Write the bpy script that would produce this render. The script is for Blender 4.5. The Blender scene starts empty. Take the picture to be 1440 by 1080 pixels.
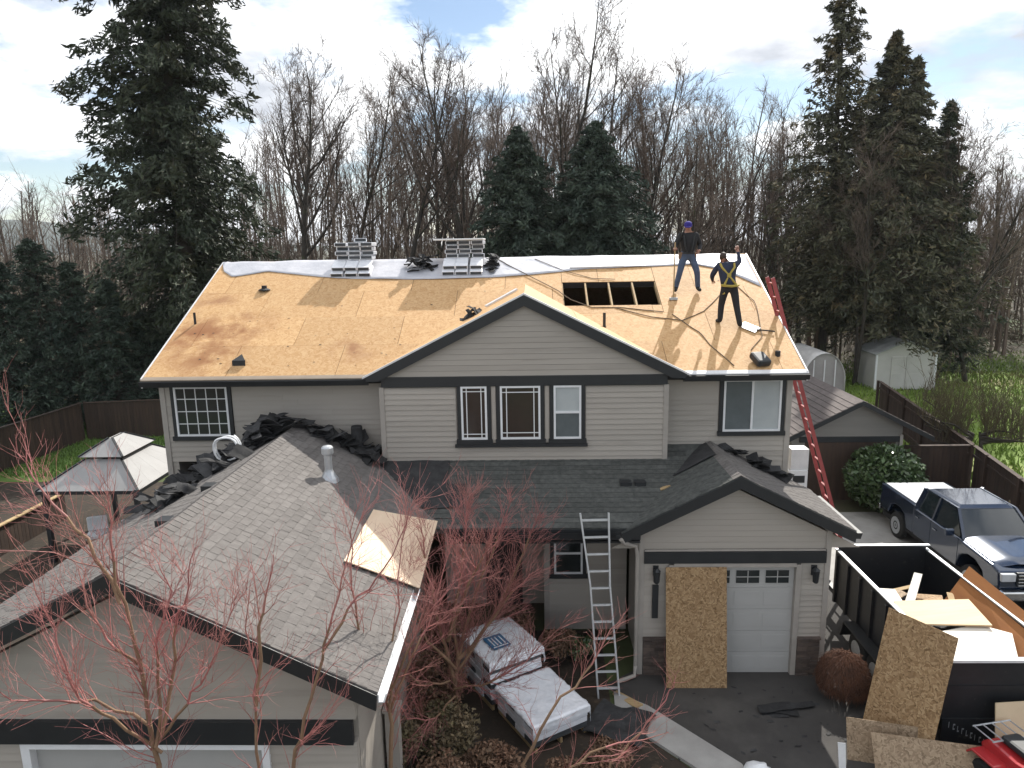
import bpy, bmesh, math, random
import numpy as np
from mathutils import Vector, Matrix, Euler, noise
R = math.radians
rng = random.Random(11)
S = bpy.context.scene
COL = S.collection

# ------------------------------------------------------------------ camera, light, exposure
CAM_H, PITCH, YAW, ROLL, FPX = 8.85, R(11.22), R(1.67), R(-1.0), 1000.0
_fw = Vector((-math.sin(YAW)*math.cos(PITCH), math.cos(YAW)*math.cos(PITCH), -math.sin(PITCH)))
_r0 = Vector((math.cos(YAW), math.sin(YAW), 0)); _u0 = _r0.cross(_fw)
_rt = math.cos(ROLL)*_r0 + math.sin(ROLL)*_u0; _up = -math.sin(ROLL)*_r0 + math.cos(ROLL)*_u0
cam = bpy.data.cameras.new('camera'); cam.sensor_width = 36; cam.lens = 25.0
cam.clip_start = .1; cam.clip_end = 9000
co = bpy.data.objects.new('camera', cam); COL.objects.link(co)
co.matrix_world = Matrix(((_rt.x, _up.x, -_fw.x, 0), (_rt.y, _up.y, -_fw.y, 0), (_rt.z, _up.z, -_fw.z, CAM_H), (0, 0, 0, 1)))
S.camera = co
CP = Vector((0, 0, CAM_H))
def ray(x, y): return _fw + _rt*((x-720)/FPX) + _up*((540-y)/FPX)
def atY(x, y, Y): d = ray(x, y); return CP + d*(Y/d.y)
def atZ(x, y, Z): d = ray(x, y); return CP + d*((Z-CAM_H)/d.z)

SUN_EL, SUN_AZ = R(42), R(22)          # azimuth from +Y towards +X
sd = Vector((math.sin(SUN_AZ)*math.cos(SUN_EL), math.cos(SUN_AZ)*math.cos(SUN_EL), math.sin(SUN_EL)))
sl = bpy.data.lights.new('sun', 'SUN'); sl.energy = 5.0; sl.angle = R(.55); sl.color = (1, .955, .88)
so = bpy.data.objects.new('sun', sl); COL.objects.link(so)
so.rotation_euler = (-sd).to_track_quat('-Z', 'Y').to_euler(); so.location = (0, 0, 60)

W = bpy.data.worlds.new('World'); S.world = W; W.use_nodes = True
nt = W.node_tree; nt.nodes.clear(); N = nt.nodes.new; L = nt.links.new
sky = N('ShaderNodeTexSky'); sky.sky_type = 'NISHITA'; sky.sun_disc = False
sky.sun_elevation = SUN_EL; sky.sun_rotation = SUN_AZ; sky.altitude = 60; sky.dust_density = .25; sky.air_density = 1.0
geo = N('ShaderNodeTexCoord')
sep = N('ShaderNodeSeparateXYZ'); L(geo.outputs['Generated'], sep.inputs[0])
# flatten the direction on to a cloud deck so that clouds shrink towards the horizon
def mth(op, a=None, b=None, clamp=False):
    n = N('ShaderNodeMath'); n.operation = op; n.use_clamp = clamp
    for i, v in enumerate((a, b)):
        if v is None: continue
        if isinstance(v, (int, float)): n.inputs[i].default_value = v
        else: L(v, n.inputs[i])
    return n.outputs[0]
zz = mth('ADD', mth('MAXIMUM', sep.outputs['Z'], 0.0), 0.22)
cx = mth('DIVIDE', sep.outputs['X'], zz); cy = mth('DIVIDE', sep.outputs['Y'], zz)
cv = N('ShaderNodeCombineXYZ'); L(cx, cv.inputs[0]); L(cy, cv.inputs[1]); cv.inputs[2].default_value = 3.1
def nz(scale, detail, rough, off=(0, 0, 0)):
    m = N('ShaderNodeMapping'); m.inputs['Location'].default_value = off; L(cv.outputs[0], m.inputs[0])
    n = N('ShaderNodeTexNoise'); n.inputs['Scale'].default_value = scale; n.inputs['Detail'].default_value = detail; n.inputs['Roughness'].default_value = rough
    L(m.outputs[0], n.inputs['Vector']); return n.outputs['Fac']
cover = nz(1.5, 9, .58, (12.4, 6.1, 0))
rmp = N('ShaderNodeValToRGB'); rmp.color_ramp.elements[0].position = .42; rmp.color_ramp.elements[1].position = .52
L(cover, rmp.inputs[0])
thick = nz(1.5, 7, .55, (9.2, 4.4, 2))
r2 = N('ShaderNodeValToRGB'); r2.color_ramp.elements[0].position = .45; r2.color_ramp.elements[1].position = .66
r2.color_ramp.elements[0].color = (13.6, 13.7, 13.9, 1); r2.color_ramp.elements[1].color = (5.6, 5.9, 6.5, 1)
L(thick, r2.inputs[0])
mx = N('ShaderNodeMixRGB'); L(rmp.outputs[0], mx.inputs[0]); L(sky.outputs[0], mx.inputs[1]); L(r2.outputs[0], mx.inputs[2])
bg = N('ShaderNodeBackground'); bg.inputs['Strength'].default_value = .09; L(mx.outputs[0], bg.inputs[0])
ow = N('ShaderNodeOutputWorld'); L(bg.outputs[0], ow.inputs[0])
S.view_settings.view_transform = 'Standard'; S.view_settings.look = 'None'; S.view_settings.gamma = 1
S.view_settings.exposure = 0.48; S.view_settings.use_curve_mapping = False

# ------------------------------------------------------------------ materials
MATS = {}
def M(name, c1, c2=None, scale=4.0, rough=.75, metal=0.0, bump=0.0, bscale=None, rnd=0.0, spots=None, island=0.0, spec=.5, stretch=(1, 1, 1), coat=0.0):
    """principled material: two tones mixed by noise in object space, optional bump and per-object / per-leaf tone."""
    m = bpy.data.materials.new(name); MATS[name] = m; m.use_nodes = True
    t = m.node_tree; b = t.nodes['Principled BSDF']; n = t.nodes.new; l = t.links.new
    b.inputs['Roughness'].default_value = rough; b.inputs['Metallic'].default_value = metal
    b.inputs['Specular IOR Level'].default_value = spec; b.inputs['Coat Weight'].default_value = coat
    if c2 is None: c2 = tuple(v*.82 for v in c1)
    tc = n('ShaderNodeTexCoord'); oi = n('ShaderNodeObjectInfo')
    sc = n('ShaderNodeVectorMath'); sc.operation = 'MULTIPLY'; sc.inputs[1].default_value = stretch; l(tc.outputs['Object'], sc.inputs[0])
    ad = n('ShaderNodeVectorMath'); ad.operation = 'ADD'; l(sc.outputs[0], ad.inputs[0])
    ml = n('ShaderNodeMath'); ml.operation = 'MULTIPLY'; ml.inputs[1].default_value = 37.0; l(oi.outputs['Random'], ml.inputs[0]); l(ml.outputs[0], ad.inputs[1])
    tn = n('ShaderNodeTexNoise'); tn.inputs['Scale'].default_value = scale; tn.inputs['Detail'].default_value = 5; tn.inputs['Roughness'].default_value = .62
    l(ad.outputs[0], tn.inputs['Vector'])
    rp = n('ShaderNodeValToRGB'); rp.color_ramp.elements[0].position = .33; rp.color_ramp.elements[1].position = .67
    rp.color_ramp.elements[0].color = (*c1, 1); rp.color_ramp.elements[1].color = (*c2, 1); l(tn.outputs['Fac'], rp.inputs[0])
    out = rp.outputs[0]
    if spots:   # (colour, scale, lo, hi)
        c3, s3, lo, hi = spots
        t2 = n('ShaderNodeTexNoise'); t2.inputs['Scale'].default_value = s3; t2.inputs['Detail'].default_value = 6; t2.inputs['Roughness'].default_value = .6; l(ad.outputs[0], t2.inputs['Vector'])
        q = n('ShaderNodeMapRange'); q.inputs['From Min'].default_value = lo; q.inputs['From Max'].default_value = hi; l(t2.outputs['Fac'], q.inputs['Value'])
        mxx = n('ShaderNodeMixRGB'); l(q.outputs[0], mxx.inputs[0]); l(out, mxx.inputs[1]); mxx.inputs[2].default_value = (*c3, 1); out = mxx.outputs[0]
    for amt, src in ((rnd, 'o'), (island, 'i')):
        if not amt: continue
        if src == 'i': g = n('ShaderNodeNewGeometry'); val = g.outputs['Random Per Island']
        else: val = oi.outputs['Random']
        q = n('ShaderNodeMapRange'); q.inputs['To Min'].default_value = 1-amt; q.inputs['To Max'].default_value = 1+amt; l(val, q.inputs['Value'])
        vm = n('ShaderNodeVectorMath'); vm.operation = 'SCALE'; l(out, vm.inputs[0]); l(q.outputs[0], vm.inputs['Scale']); out = vm.outputs[0]
    l(out, b.inputs['Base Color'])
    if bump:
        t3 = n('ShaderNodeTexNoise'); t3.inputs['Scale'].default_value = bscale or scale*6; t3.inputs['Detail'].default_value = 4; l(ad.outputs[0], t3.inputs['Vector'])
        bp = n('ShaderNodeBump'); bp.inputs['Strength'].default_value = bump; bp.inputs['Distance'].default_value = .02; l(t3.outputs['Fac'], bp.inputs['Height']); l(bp.outputs[0], b.inputs['Normal'])
    return m

def osb(name, cols, scale=14.0, rough=.7, stain=None):
    """oriented strand board: flat flakes of several wood tones."""
    m = bpy.data.materials.new(name); MATS[name] = m; m.use_nodes = True
    t = m.node_tree; b = t.nodes['Principled BSDF']; n = t.nodes.new; l = t.links.new
    b.inputs['Roughness'].default_value = rough; b.inputs['Specular IOR Level'].default_value = .25
    tc = n('ShaderNodeTexCoord'); oi = n('ShaderNodeObjectInfo')
    ml = n('ShaderNodeMath'); ml.operation = 'MULTIPLY'; ml.inputs[1].default_value = 41.0; l(oi.outputs['Random'], ml.inputs[0])
    ad = n('ShaderNodeVectorMath'); ad.operation = 'ADD'; l(tc.outputs['Object'], ad.inputs[0]); l(ml.outputs[0], ad.inputs[1])
    wn = n('ShaderNodeTexNoise'); wn.inputs['Scale'].default_value = 6; l(ad.outputs[0], wn.inputs['Vector'])
    wa = n('ShaderNodeVectorMath'); wa.operation = 'MULTIPLY_ADD'; l(wn.outputs['Color'], wa.inputs[0]); wa.inputs[1].default_value = (.25, .25, .25); l(ad.outputs[0], wa.inputs[2])
    vo = n('ShaderNodeTexVoronoi'); vo.inputs['Scale'].default_value = scale; l(wa.outputs[0], vo.inputs['Vector'])
    sp = n('ShaderNodeSeparateColor'); l(vo.outputs['Color'], sp.inputs[0])
    rp = n('ShaderNodeValToRGB'); e = rp.color_ramp.elements
    e[0].position = 0; e[0].color = (*cols[0], 1); e[1].position = 1; e[1].color = (*cols[-1], 1)
    for i, c in enumerate(cols[1:-1]): x = e.new((i+1)/(len(cols)-1)); x.color = (*c, 1)
    l(sp.outputs[0], rp.inputs[0]); out = rp.outputs[0]
    q = n('ShaderNodeMapRange'); q.inputs['To Min'].default_value = .93; q.inputs['To Max'].default_value = 1.05; l(oi.outputs['Random'], q.inputs['Value'])
    vm = n('ShaderNodeVectorMath'); vm.operation = 'SCALE'; l(out, vm.inputs[0]); l(q.outputs[0], vm.inputs['Scale']); out = vm.outputs[0]
    if stain:   # weathering with a shape of its own, in the deck's object space: (centre x, y, radius, colour) spots
        t2 = n('ShaderNodeTexNoise'); t2.inputs['Scale'].default_value = 1.7; t2.inputs['Detail'].default_value = 7; l(tc.outputs['Object'], t2.inputs['Vector'])
        for (px, py, rad, col) in stain:
            d = n('ShaderNodeVectorMath'); d.operation = 'DISTANCE'; l(tc.outputs['Object'], d.inputs[0]); d.inputs[1].default_value = (px+1.3, py-16, 6.04+.5*(py-15.22))
            mr = n('ShaderNodeMapRange'); mr.inputs['From Min'].default_value = rad; mr.inputs['From Max'].default_value = rad*.15; l(d.outputs['Value'], mr.inputs['Value'])
            m2 = n('ShaderNodeMapRange'); m2.inputs['From Min'].default_value = .40; m2.inputs['From Max'].default_value = .60; l(t2.outputs['Fac'], m2.inputs['Value'])
            pr = n('ShaderNodeMath'); pr.operation = 'MULTIPLY'; l(mr.outputs[0], pr.inputs[0]); l(m2.outputs[0], pr.inputs[1])
            mi = n('ShaderNodeMixRGB'); l(pr.outputs[0], mi.inputs[0]); l(out, mi.inputs[1]); mi.inputs[2].default_value = (*col, 1); out = mi.outputs[0]
    l(out, b.inputs['Base Color'])
    bp = n('ShaderNodeBump'); bp.inputs['Strength'].default_value = .25; bp.inputs['Distance'].default_value = .004; l(sp.outputs[1], bp.inputs['Height']); l(bp.outputs[0], b.inputs['Normal'])
    return m

siding = M('siding', (.365, .333, .292), (.338, .307, .268), scale=1.2, rough=.6, rnd=.045, stretch=(.4, .4, 3), spots=((.245, .22, .19), 1.5, .56, .85))
drip_brown = M('drip_edge_brown', (.30, .24, .18), rough=.5, scale=3)
trim_beige = M('trim_beige', (.36, .33, .295), rough=.55, scale=2)
trim_dark = M('trim_dark', (.012, .014, .016), (.018, .02, .022), rough=.5, scale=3)
white_paint = M('white_paint', (.74, .75, .76), (.68, .69, .70), rough=.4, scale=6)
glass_dark = M('glass_dark', (.018, .022, .022), (.03, .034, .034), rough=.04, scale=1.5, spec=.6)
blind_white = M('blind_white', (.42, .45, .45), (.36, .39, .40), rough=.35, scale=2)
curtain_grey = M('curtain_grey', (.12, .14, .15), (.09, .105, .11), rough=.25, scale=2)
room_brown = M('room_brown', (.045, .034, .028), (.03, .025, .022), rough=.12, scale=1.2)
deck = osb('osb_deck', [(.435, .25, .108), (.515, .315, .148), (.565, .37, .192), (.475, .282, .126)], scale=21,
           stain=[(-8.0, 16.7, 1.3, (.26, .11, .045)), (-7.2, 17.0, 1.2, (.27, .12, .05)), (-7.4, 15.9, 1.0, (.28, .13, .055)), (-4.1, 16.2, .7, (.30, .15, .07)), (-8.1, 18.1, .7, (.30, .15, .07))])
osb_new = osb('osb_sheet', [(.16, .095, .045), (.31, .20, .105), (.42, .29, .16), (.22, .13, .062), (.36, .24, .125)], scale=30)
osb_grey = osb('osb_sheet_weathered', [(.17, .12, .075), (.28, .20, .13), (.36, .27, .18), (.23, .165, .105)], scale=28)
ply_patch = M('plywood_patch', (.76, .60, .44), (.68, .51, .36), scale=1.3, rough=.75, stretch=(3, .4, 1))
ply_pale = M('plywood_pale', (.62, .47, .29), (.54, .39, .23), scale=1.4, rough=.7, stretch=(.3, 3, 1), rnd=.08)
ply_white = M('sheet_white', (.74, .70, .62), (.66, .61, .52), scale=1.5, rough=.6, rnd=.06)
ply_orange = M('plywood_orange', (.36, .15, .045), (.28, .11, .035), scale=1.8, rough=.7, stretch=(1, .3, 2))
underlay = M('underlay_white', (.56, .56, .59), (.40, .41, .45), scale=1.6, rough=.42, bump=.8, bscale=5)
metal_white = M('metal_white', (.72, .72, .72), rough=.35, scale=3)
galv = M('galvanised', (.52, .54, .56), (.42, .44, .46), rough=.38, metal=.55, scale=7)
alu = M('aluminium', (.62, .64, .65), (.52, .54, .55), rough=.4, metal=.35, scale=9)
felt = M('black_felt', (.014, .014, .015), (.034, .034, .035), scale=5, island=.6, rough=.85, bump=.4, bscale=9)
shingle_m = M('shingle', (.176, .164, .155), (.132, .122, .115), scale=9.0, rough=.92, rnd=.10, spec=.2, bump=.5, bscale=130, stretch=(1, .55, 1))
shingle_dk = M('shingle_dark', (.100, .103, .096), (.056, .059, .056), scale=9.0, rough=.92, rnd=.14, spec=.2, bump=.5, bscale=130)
rubber = M('rubber', (.012, .012, .012), rough=.8)
dark_in = M('attic_dark', (.012, .010, .009), rough=.95, scale=3)
red_fibre = M('red_fibreglass', (.36, .075, .075), (.30, .055, .055), rough=.45, scale=4)
stone_m = M('ledge_stone', (.115, .085, .068), (.062, .048, .042), scale=5, rough=.85, rnd=.30, bump=.5)
door_white = M('garage_door_paint', (.40, .395, .38), (.37, .365, .35), rough=.45, scale=1.5)
gl_black = M('black_steel', (.010, .011, .013), (.017, .018, .020), rough=.42, scale=3, spots=((.05, .045, .04), 7, .62, .72))
asphalt = M('asphalt', (.036, .033, .031), (.054, .050, .046), scale=1.1, rough=.88, bump=.3, bscale=60, spots=((.075, .07, .064), .55, .55, .75))
concrete = M('concrete', (.36, .35, .33), (.27, .26, .245), scale=1.3, rough=.85, bump=.2, bscale=40, spots=((.17, .165, .155), .7, .56, .72))
mulch_and_shade = M('mulch_and_shade', (.040, .027, .018), (.022, .017, .011), scale=2, rough=.95, bump=.8, bscale=14, spots=((.075, .050, .030), 5, .56, .7))  # mulch in the garden bed; darkness painted for tree shade on the left ground
dirt = M('dirt', (.075, .058, .038), (.045, .040, .022), scale=.5, rough=.95, bump=.5, bscale=6, spots=((.055, .075, .022), .13, .5, .62))
grass_m = M('grass', (.08, .15, .025), (.11, .18, .035), scale=.7, rough=.9, island=.35)
grass_bright = M('grass_bright', (.17, .25, .04), (.12, .18, .03), scale=.35, rough=.9, island=.3, spots=((.17, .15, .055), .25, .52, .66))
fence_m = M('fence_wood', (.060, .036, .024), (.036, .023, .017), scale=2.5, rough=.85, rnd=.22, stretch=(3, 3, .4))
raw_wood = M('raw_wood', (.42, .31, .16), (.32, .22, .11), scale=3, rough=.8, stretch=(.4, 3, 3))
bark = M('bark', (.060, .050, .040), (.036, .031, .025), scale=2.2, rough=.95, bump=.6, bscale=8, rnd=.2, spots=((.060, .064, .032), 1.1, .56, .70))
twig_grey = M('twig_grey', (.150, .110, .084), (.105, .078, .060), scale=.5, rough=.9, rnd=.22)
bark_tan = M('bark_tan', (.27, .17, .10), (.19, .115, .07), scale=3, rough=.85)
bark_red = M('twig_red', (.40, .145, .14), (.29, .13, .105), scale=1.0, rough=.6, island=.2)
needle = M('needle_dark', (.027, .040, .022), (.046, .058, .029), scale=.55, rough=.75, island=.45, spots=((.055, .052, .022), .5, .55, .70))
needle_blue = M('needle_blue', (.026, .046, .033), (.044, .064, .040), scale=.7, rough=.75, island=.4)
needle_brown = M('needle_olive', (.088, .082, .045), (.052, .060, .034), scale=.5, rough=.8, island=.45, spots=((.13, .10, .05), .8, .52, .66))
leaf_gloss = M('leaf_gloss', (.045, .080, .030), (.075, .115, .042), scale=3, rough=.33, island=.4)
leaf_olive = M('leaf_olive', (.12, .105, .05), (.19, .135, .08), scale=2.5, rough=.7, island=.5)
leaf_brown = M('leaf_brown', (.22, .12, .075), (.13, .085, .05), scale=3, rough=.8, island=.5)
brush_m = M('brush', (.125, .096, .066), (.085, .070, .046), scale=.25, rough=.95, island=.4)
far_forest = M('far_forest', (.030, .042, .028), (.045, .056, .036), scale=.02, rough=1.0)
wrap_m = M('plastic_wrap', (.82, .83, .86), (.68, .70, .74), scale=5, rough=.22, bump=.5, bscale=9, rnd=.05)
label_blue = M('label_blue', (.05, .16, .30), (.04, .12, .23), scale=3, rough=.35)
bundle_end = M('bundle_end', (.035, .04, .045), (.07, .075, .08), scale=6, rough=.8, rnd=.35, stretch=(1, 1, 7))
truck_paint = M('truck_paint', (.010, .022, .050), (.013, .027, .058), rough=.16, metal=.35, scale=2, spec=.7, coat=1.0)
chrome = M('chrome', (.66, .67, .68), rough=.12, metal=1.0)
auto_glass = M('auto_glass', (.018, .026, .03), rough=.03, spec=.8, coat=.5)
lamp_lens = M('lamp_lens', (.55, .56, .57), rough=.1, spec=.7)
red_paint = M('red_paint', (.42, .028, .03), (.35, .02, .025), rough=.25, coat=.5)
gaz_metal = M('gazebo_roof', (.33, .325, .32), (.29, .285, .28), scale=1.5, rough=.7)
brown_roof = M('brown_roof', (.145, .122, .115), (.10, .085, .08), scale=4, rough=.9, rnd=.06)
shed_m = M('shed_plastic', (.50, .49, .46), (.44, .43, .40), scale=1.2, rough=.6)
hoop_m = M('hoop_cover', (.34, .32, .31), (.26, .24, .235), scale=.8, rough=.5)
skin = M('skin', (.36, .19, .13), (.32, .16, .11), rough=.55, scale=9)
denim = M('denim', (.07, .105, .175), (.05, .075, .13), rough=.85, scale=9)
black_cloth = M('black_cloth', (.012, .012, .014), (.02, .02, .022), rough=.85, scale=7)
navy_cloth = M('navy_cloth', (.018, .026, .055), (.012, .018, .038), rough=.85, scale=7)
cap_blue = M('cap_blue', (.03, .02, .22), rough=.8)
strap_y = M('strap_yellow', (.42, .32, .06), rough=.7)
hair_m = M('hair', (.035, .018, .010), rough=.6)
rope_m = M('rope', (.17, .13, .09), (.10, .075, .05), rough=.9, scale=30)
cream = M('cream_board', (.60, .48, .32), (.52, .41, .27), rough=.6, scale=2)

# ------------------------------------------------------------------ mesh building
ORG = {}
class MB:
    def __init__(s): s.v = []; s.f = []
    def add(s, vs, fs):
        o = len(s.v); s.v += [tuple(v) for v in vs]; s.f += [tuple(i+o for i in f) for f in fs]; return s
    def box(s, x0, x1, y0, y1, z0, z1):
        return s.add([(x0, y0, z0), (x1, y0, z0), (x1, y1, z0), (x0, y1, z0), (x0, y0, z1), (x1, y0, z1), (x1, y1, z1), (x0, y1, z1)],
              [(0, 3, 2, 1), (4, 5, 6, 7), (0, 1, 5, 4), (1, 2, 6, 5), (2, 3, 7, 6), (3, 0, 4, 7)])
    def prism(s, pts, d):
        n = len(pts); d = Vector(d); a = [Vector(p) for p in pts]
        nn = Vector((0, 0, 0))
        for i in range(n): nn += a[i].cross(a[(i+1) % n])
        if nn.dot(d) > 0: a = a[::-1]
        return s.add(a + [p+d for p in a], [tuple(range(n)), tuple(range(2*n-1, n-1, -1))] + [(i, n+i, n+(i+1) % n, (i+1) % n) for i in range(n)])
    def bar(s, a, b, w, h=None, up=(0, 0, 1)):
        a = Vector(a); b = Vector(b); h = h or w; d = (b-a).normalized(); u = Vector(up)
        if abs(d.dot(u)) > .98: u = Vector((0, 1, 0))
        x = d.cross(u).normalized()*w/2; y = x.cross(d).normalized()*h/2
        return s.prism([a-x-y, a+x-y, a+x+y, a-x+y], b-a)
    def tube(s, pts, rad, n=6, cap=True):
        pts = [Vector(p) for p in pts]
        if not hasattr(rad, '__len__'): rad = [rad]*len(pts)
        vs = []; fs = []; x = None
        for i, p in enumerate(pts):
            d = (pts[min(i+1, len(pts)-1)] - pts[max(i-1, 0)])
            d = d.normalized() if d.length > 1e-9 else Vector((0, 0, 1))
            if x is None: x = d.orthogonal().normalized()
            else:
                x = x - d*x.dot(d); x = x.normalized() if x.length > 1e-6 else d.orthogonal().normalized()
            y = d.cross(x)
            for k in range(n):
                a = 2*math.pi*k/n; vs.append(p + (x*math.cos(a) + y*math.sin(a))*rad[i])
        for i in range(len(pts)-1):
            for k in range(n): k2 = (k+1) % n; fs.append((i*n+k, i*n+k2, (i+1)*n+k2, (i+1)*n+k))
        if cap: fs.append(tuple(range(n-1, -1, -1))); fs.append(tuple((len(pts)-1)*n+k for k in range(n)))
        return s.add(vs, fs)
    def lathe(s, prof, c=(0, 0, 0), n=16, axis='z'):
        vs = []; fs = []
        for r, h in prof:
            for k in range(n):
                a = 2*math.pi*k/n; p = (r*math.cos(a), r*math.sin(a), h)
                if axis == 'x': p = (p[2], p[0], p[1])
                if axis == 'y': p = (p[1], p[2], p[0])
                vs.append((p[0]+c[0], p[1]+c[1], p[2]+c[2]))
        m = len(prof)
        for i in range(m-1):
            for k in range(n): k2 = (k+1) % n; fs.append((i*n+k, i*n+k2, (i+1)*n+k2, (i+1)*n+k))
        fs.append(tuple(range(n-1, -1, -1))); fs.append(tuple((m-1)*n+k for k in range(n)))
        return s.add(vs, fs)
    def ell(s, c, r, nu=12, nv=8, fn=None):
        vs = []; fs = []
        for j in range(nv+1):
            t = math.pi*j/nv
            for i in range(nu):
                a = 2*math.pi*i/nu; p = Vector((math.sin(t)*math.cos(a), math.sin(t)*math.sin(a), math.cos(t)))
                q = fn(p) if fn else p
                vs.append((c[0]+q.x*r[0], c[1]+q.y*r[1], c[2]+q.z*r[2]))
        for j in range(nv):
            for i in range(nu): i2 = (i+1) % nu; fs.append((j*nu+i, (j+1)*nu+i, (j+1)*nu+i2, j*nu+i2))
        return s.add(vs, fs)
    def quads(s, arr):          # (n,4,3) loose quads
        o = len(s.v); a = np.asarray(arr).reshape(-1, 3); s.v += [tuple(p) for p in a.tolist()]
        s.f += [(o+4*i, o+4*i+1, o+4*i+2, o+4*i+3) for i in range(len(a)//4)]; return s
    def mesh(s, name, mat, smooth=False):
        me = bpy.data.meshes.new(name); me.from_pydata(s.v, [], s.f)
        if mat: me.materials.append(mat)
        if smooth: me.polygons.foreach_set('use_smooth', [True]*len(me.polygons))
        me.update(); return me
    def build(s, name, mat, parent=None, org=None, smooth=False, local=False, kind=None):
        if parent is not None and not local:
            inv = ORG[parent.name].inverted(); s.v = [tuple(inv @ Vector(v)) for v in s.v]
        if org is not None: s.v = [(v[0]-org[0], v[1]-org[1], v[2]-org[2]) for v in s.v]
        o = bpy.data.objects.new(name, s.mesh(name, mat, smooth)); COL.objects.link(o)
        if parent is not None: o.parent = parent; ORG[o.name] = ORG[parent.name]
        else:
            if org is not None: o.location = org
            ORG[o.name] = Matrix.Translation(org or (0, 0, 0))
        if kind: o['kind'] = kind
        return o
def tag(o, label, cat, group=None):
    o['label'] = label; o['category'] = cat
    if group: o['group'] = group
    return o
def thing(name, label, cat, loc=(0, 0, 0), rz=0.0, group=None):
    o = bpy.data.objects.new(name, None); COL.objects.link(o); o.empty_display_size = .2
    o.location = loc; o.rotation_euler = (0, 0, rz)
    ORG[o.name] = Matrix.Translation(Vector(loc)) @ Matrix.Rotation(rz, 4, 'Z')
    return tag(o, label, cat, group)
def inst(me, name, parent, mat4):      # a child that shares mesh data; mat4 in world space
    o = bpy.data.objects.new(name, me); COL.objects.link(o)
    if parent is not None: o.parent = parent; o.matrix_local = ORG[parent.name].inverted() @ mat4; ORG[o.name] = ORG[parent.name]
    else: o.matrix_local = mat4
    return o
def copy_tree(o, parent=None):
    c = o.copy(); COL.objects.link(c)
    if parent is not None: c.parent = parent
    for ch in list(o.children): copy_tree(ch, c)
    return c
def frame_m(o, x, y, z):               # matrix from origin and axes
    x, y, z = Vector(x), Vector(y), Vector(z)
    return Matrix(((x.x, y.x, z.x, o[0]), (x.y, y.y, z.y, o[1]), (x.z, y.z, z.z, o[2]), (0, 0, 0, 1)))
def bevel(o, w, seg=2, ang=35):
    b = o.modifiers.new('bevel', 'BEVEL'); b.width = w; b.segments = seg; b.limit_method = 'ANGLE'; b.angle_limit = R(ang); return o

# ------------------------------------------------------------------ ground and setting
def sheet(name, poly, z, mat, kind='structure'):
    mb = MB(); mb.add([(x, y, z) for x, y in poly], [tuple(range(len(poly)))])
    c = (sum(p[0] for p in poly)/len(poly), sum(p[1] for p in poly)/len(poly), 0)
    return mb.build(name, mat, org=c, kind=kind)
def ground_sheet():
    nx, ny = 60, 70; vs = []; fs = []
    xs = np.concatenate([np.linspace(-3000, -120, 12), np.linspace(-110, 110, 45), np.linspace(120, 3000, 12)])
    ys = np.concatenate([np.linspace(-200, -20, 5), np.linspace(-12, 120, 40), np.linspace(140, 3500, 14)])
    for y in ys:
        for x in xs:
            h = 0.0
            if y > 45: h = noise.noise(Vector((x*.02, y*.02, 0)))*1.2*min(1, (y-45)/40)
            vs.append((x, y, h))
    nx = len(xs)
    for j in range(len(ys)-1):
        for i in range(nx-1): a = j*nx+i; fs.append((a, a+1, a+nx+1, a+nx))
    MB().add(vs, fs).build('ground', dirt, kind='structure')
ground_sheet()
sheet('driveway', [(2.1, 13.55), (1.35, 13.0), (2.2, 12.2), (3.55, 10.6), (5.2, 4), (12, 4), (12.6, 12), (12.6, 17.2), (6.1, 17.2), (6.1, 13.55)], .012, asphalt)
sheet('parking_pad', [(6.1, 17.204), (12.6, 17.204), (12.8, 22.3), (9.6, 22.3), (6.1, 19.5)], .016, concrete)
mb = MB(); mb.prism([(1.55, 12.75, 0), (2.16, 12.3, 0), (3.5, 10.75, 0), (5.1, 4, 0), (4.3, 4, 0), (2.75, 10.6, 0), (1.5, 12.0, 0)], (0, 0, .06)); mb.build('path', concrete, kind='structure', org=(2.6, 11, 0))
sheet('lawn', [(-30, 26), (-14.6, 26), (-14.0, 40), (-34, 40)], .02, grass_m)
sheet('lawn', [(14.9, 24), (60, 20), (60, 62), (17, 62), (16.2, 32)], .02, grass_bright)
sheet('garden_bed', [(-9.5, 3), (4.2, 3), (2.7, 10.6), (1.45, 12.1), (1.5, 15.1), (-2, 15.1), (-2.2, 8.4), (-9.5, 8.0)], .008, mulch_and_shade)
sheet('painted_shade_ground', [(-30, 4), (-9.504, 3), (-9.504, 8.0), (-8.3, 8.1), (-8.3, 25.9), (-30, 25.9)], .008, mulch_and_shade)  # dark sheet: tree shade on the left ground painted into its colour

def grass_blades(name, n, x0, x1, y0, y1, h, mat, seed, z=.02):
    g = np.random.RandomState(seed); x = g.uniform(x0, x1, n); y = g.uniform(y0, y1, n); a = g.uniform(0, 6.28, n); hh = h*g.uniform(.5, 1.4, n); w = h*.22
    lx = g.normal(0, h*.35, n); ly = g.normal(0, h*.35, n)
    q = np.zeros((n, 4, 3)); q[:, 0] = np.stack([x-np.cos(a)*w, y-np.sin(a)*w, np.full(n, z)], 1); q[:, 1] = np.stack([x+np.cos(a)*w, y+np.sin(a)*w, np.full(n, z)], 1)
    q[:, 2] = np.stack([x+lx+np.cos(a)*w*.3, y+ly+np.sin(a)*w*.3, z+hh], 1); q[:, 3] = np.stack([x+lx-np.cos(a)*w*.3, y+ly-np.sin(a)*w*.3, z+hh], 1)
    MB().quads(q).build(name, mat, org=((x0+x1)/2, (y0+y1)/2, 0), kind='stuff')
grass_blades('lawn_grass', 22000, -29, -14.5, 26.5, 39, .11, grass_m, 3)
grass_blades('lawn_grass', 40000, 16, 46, 24.5, 55, .17, grass_bright, 4)
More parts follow.
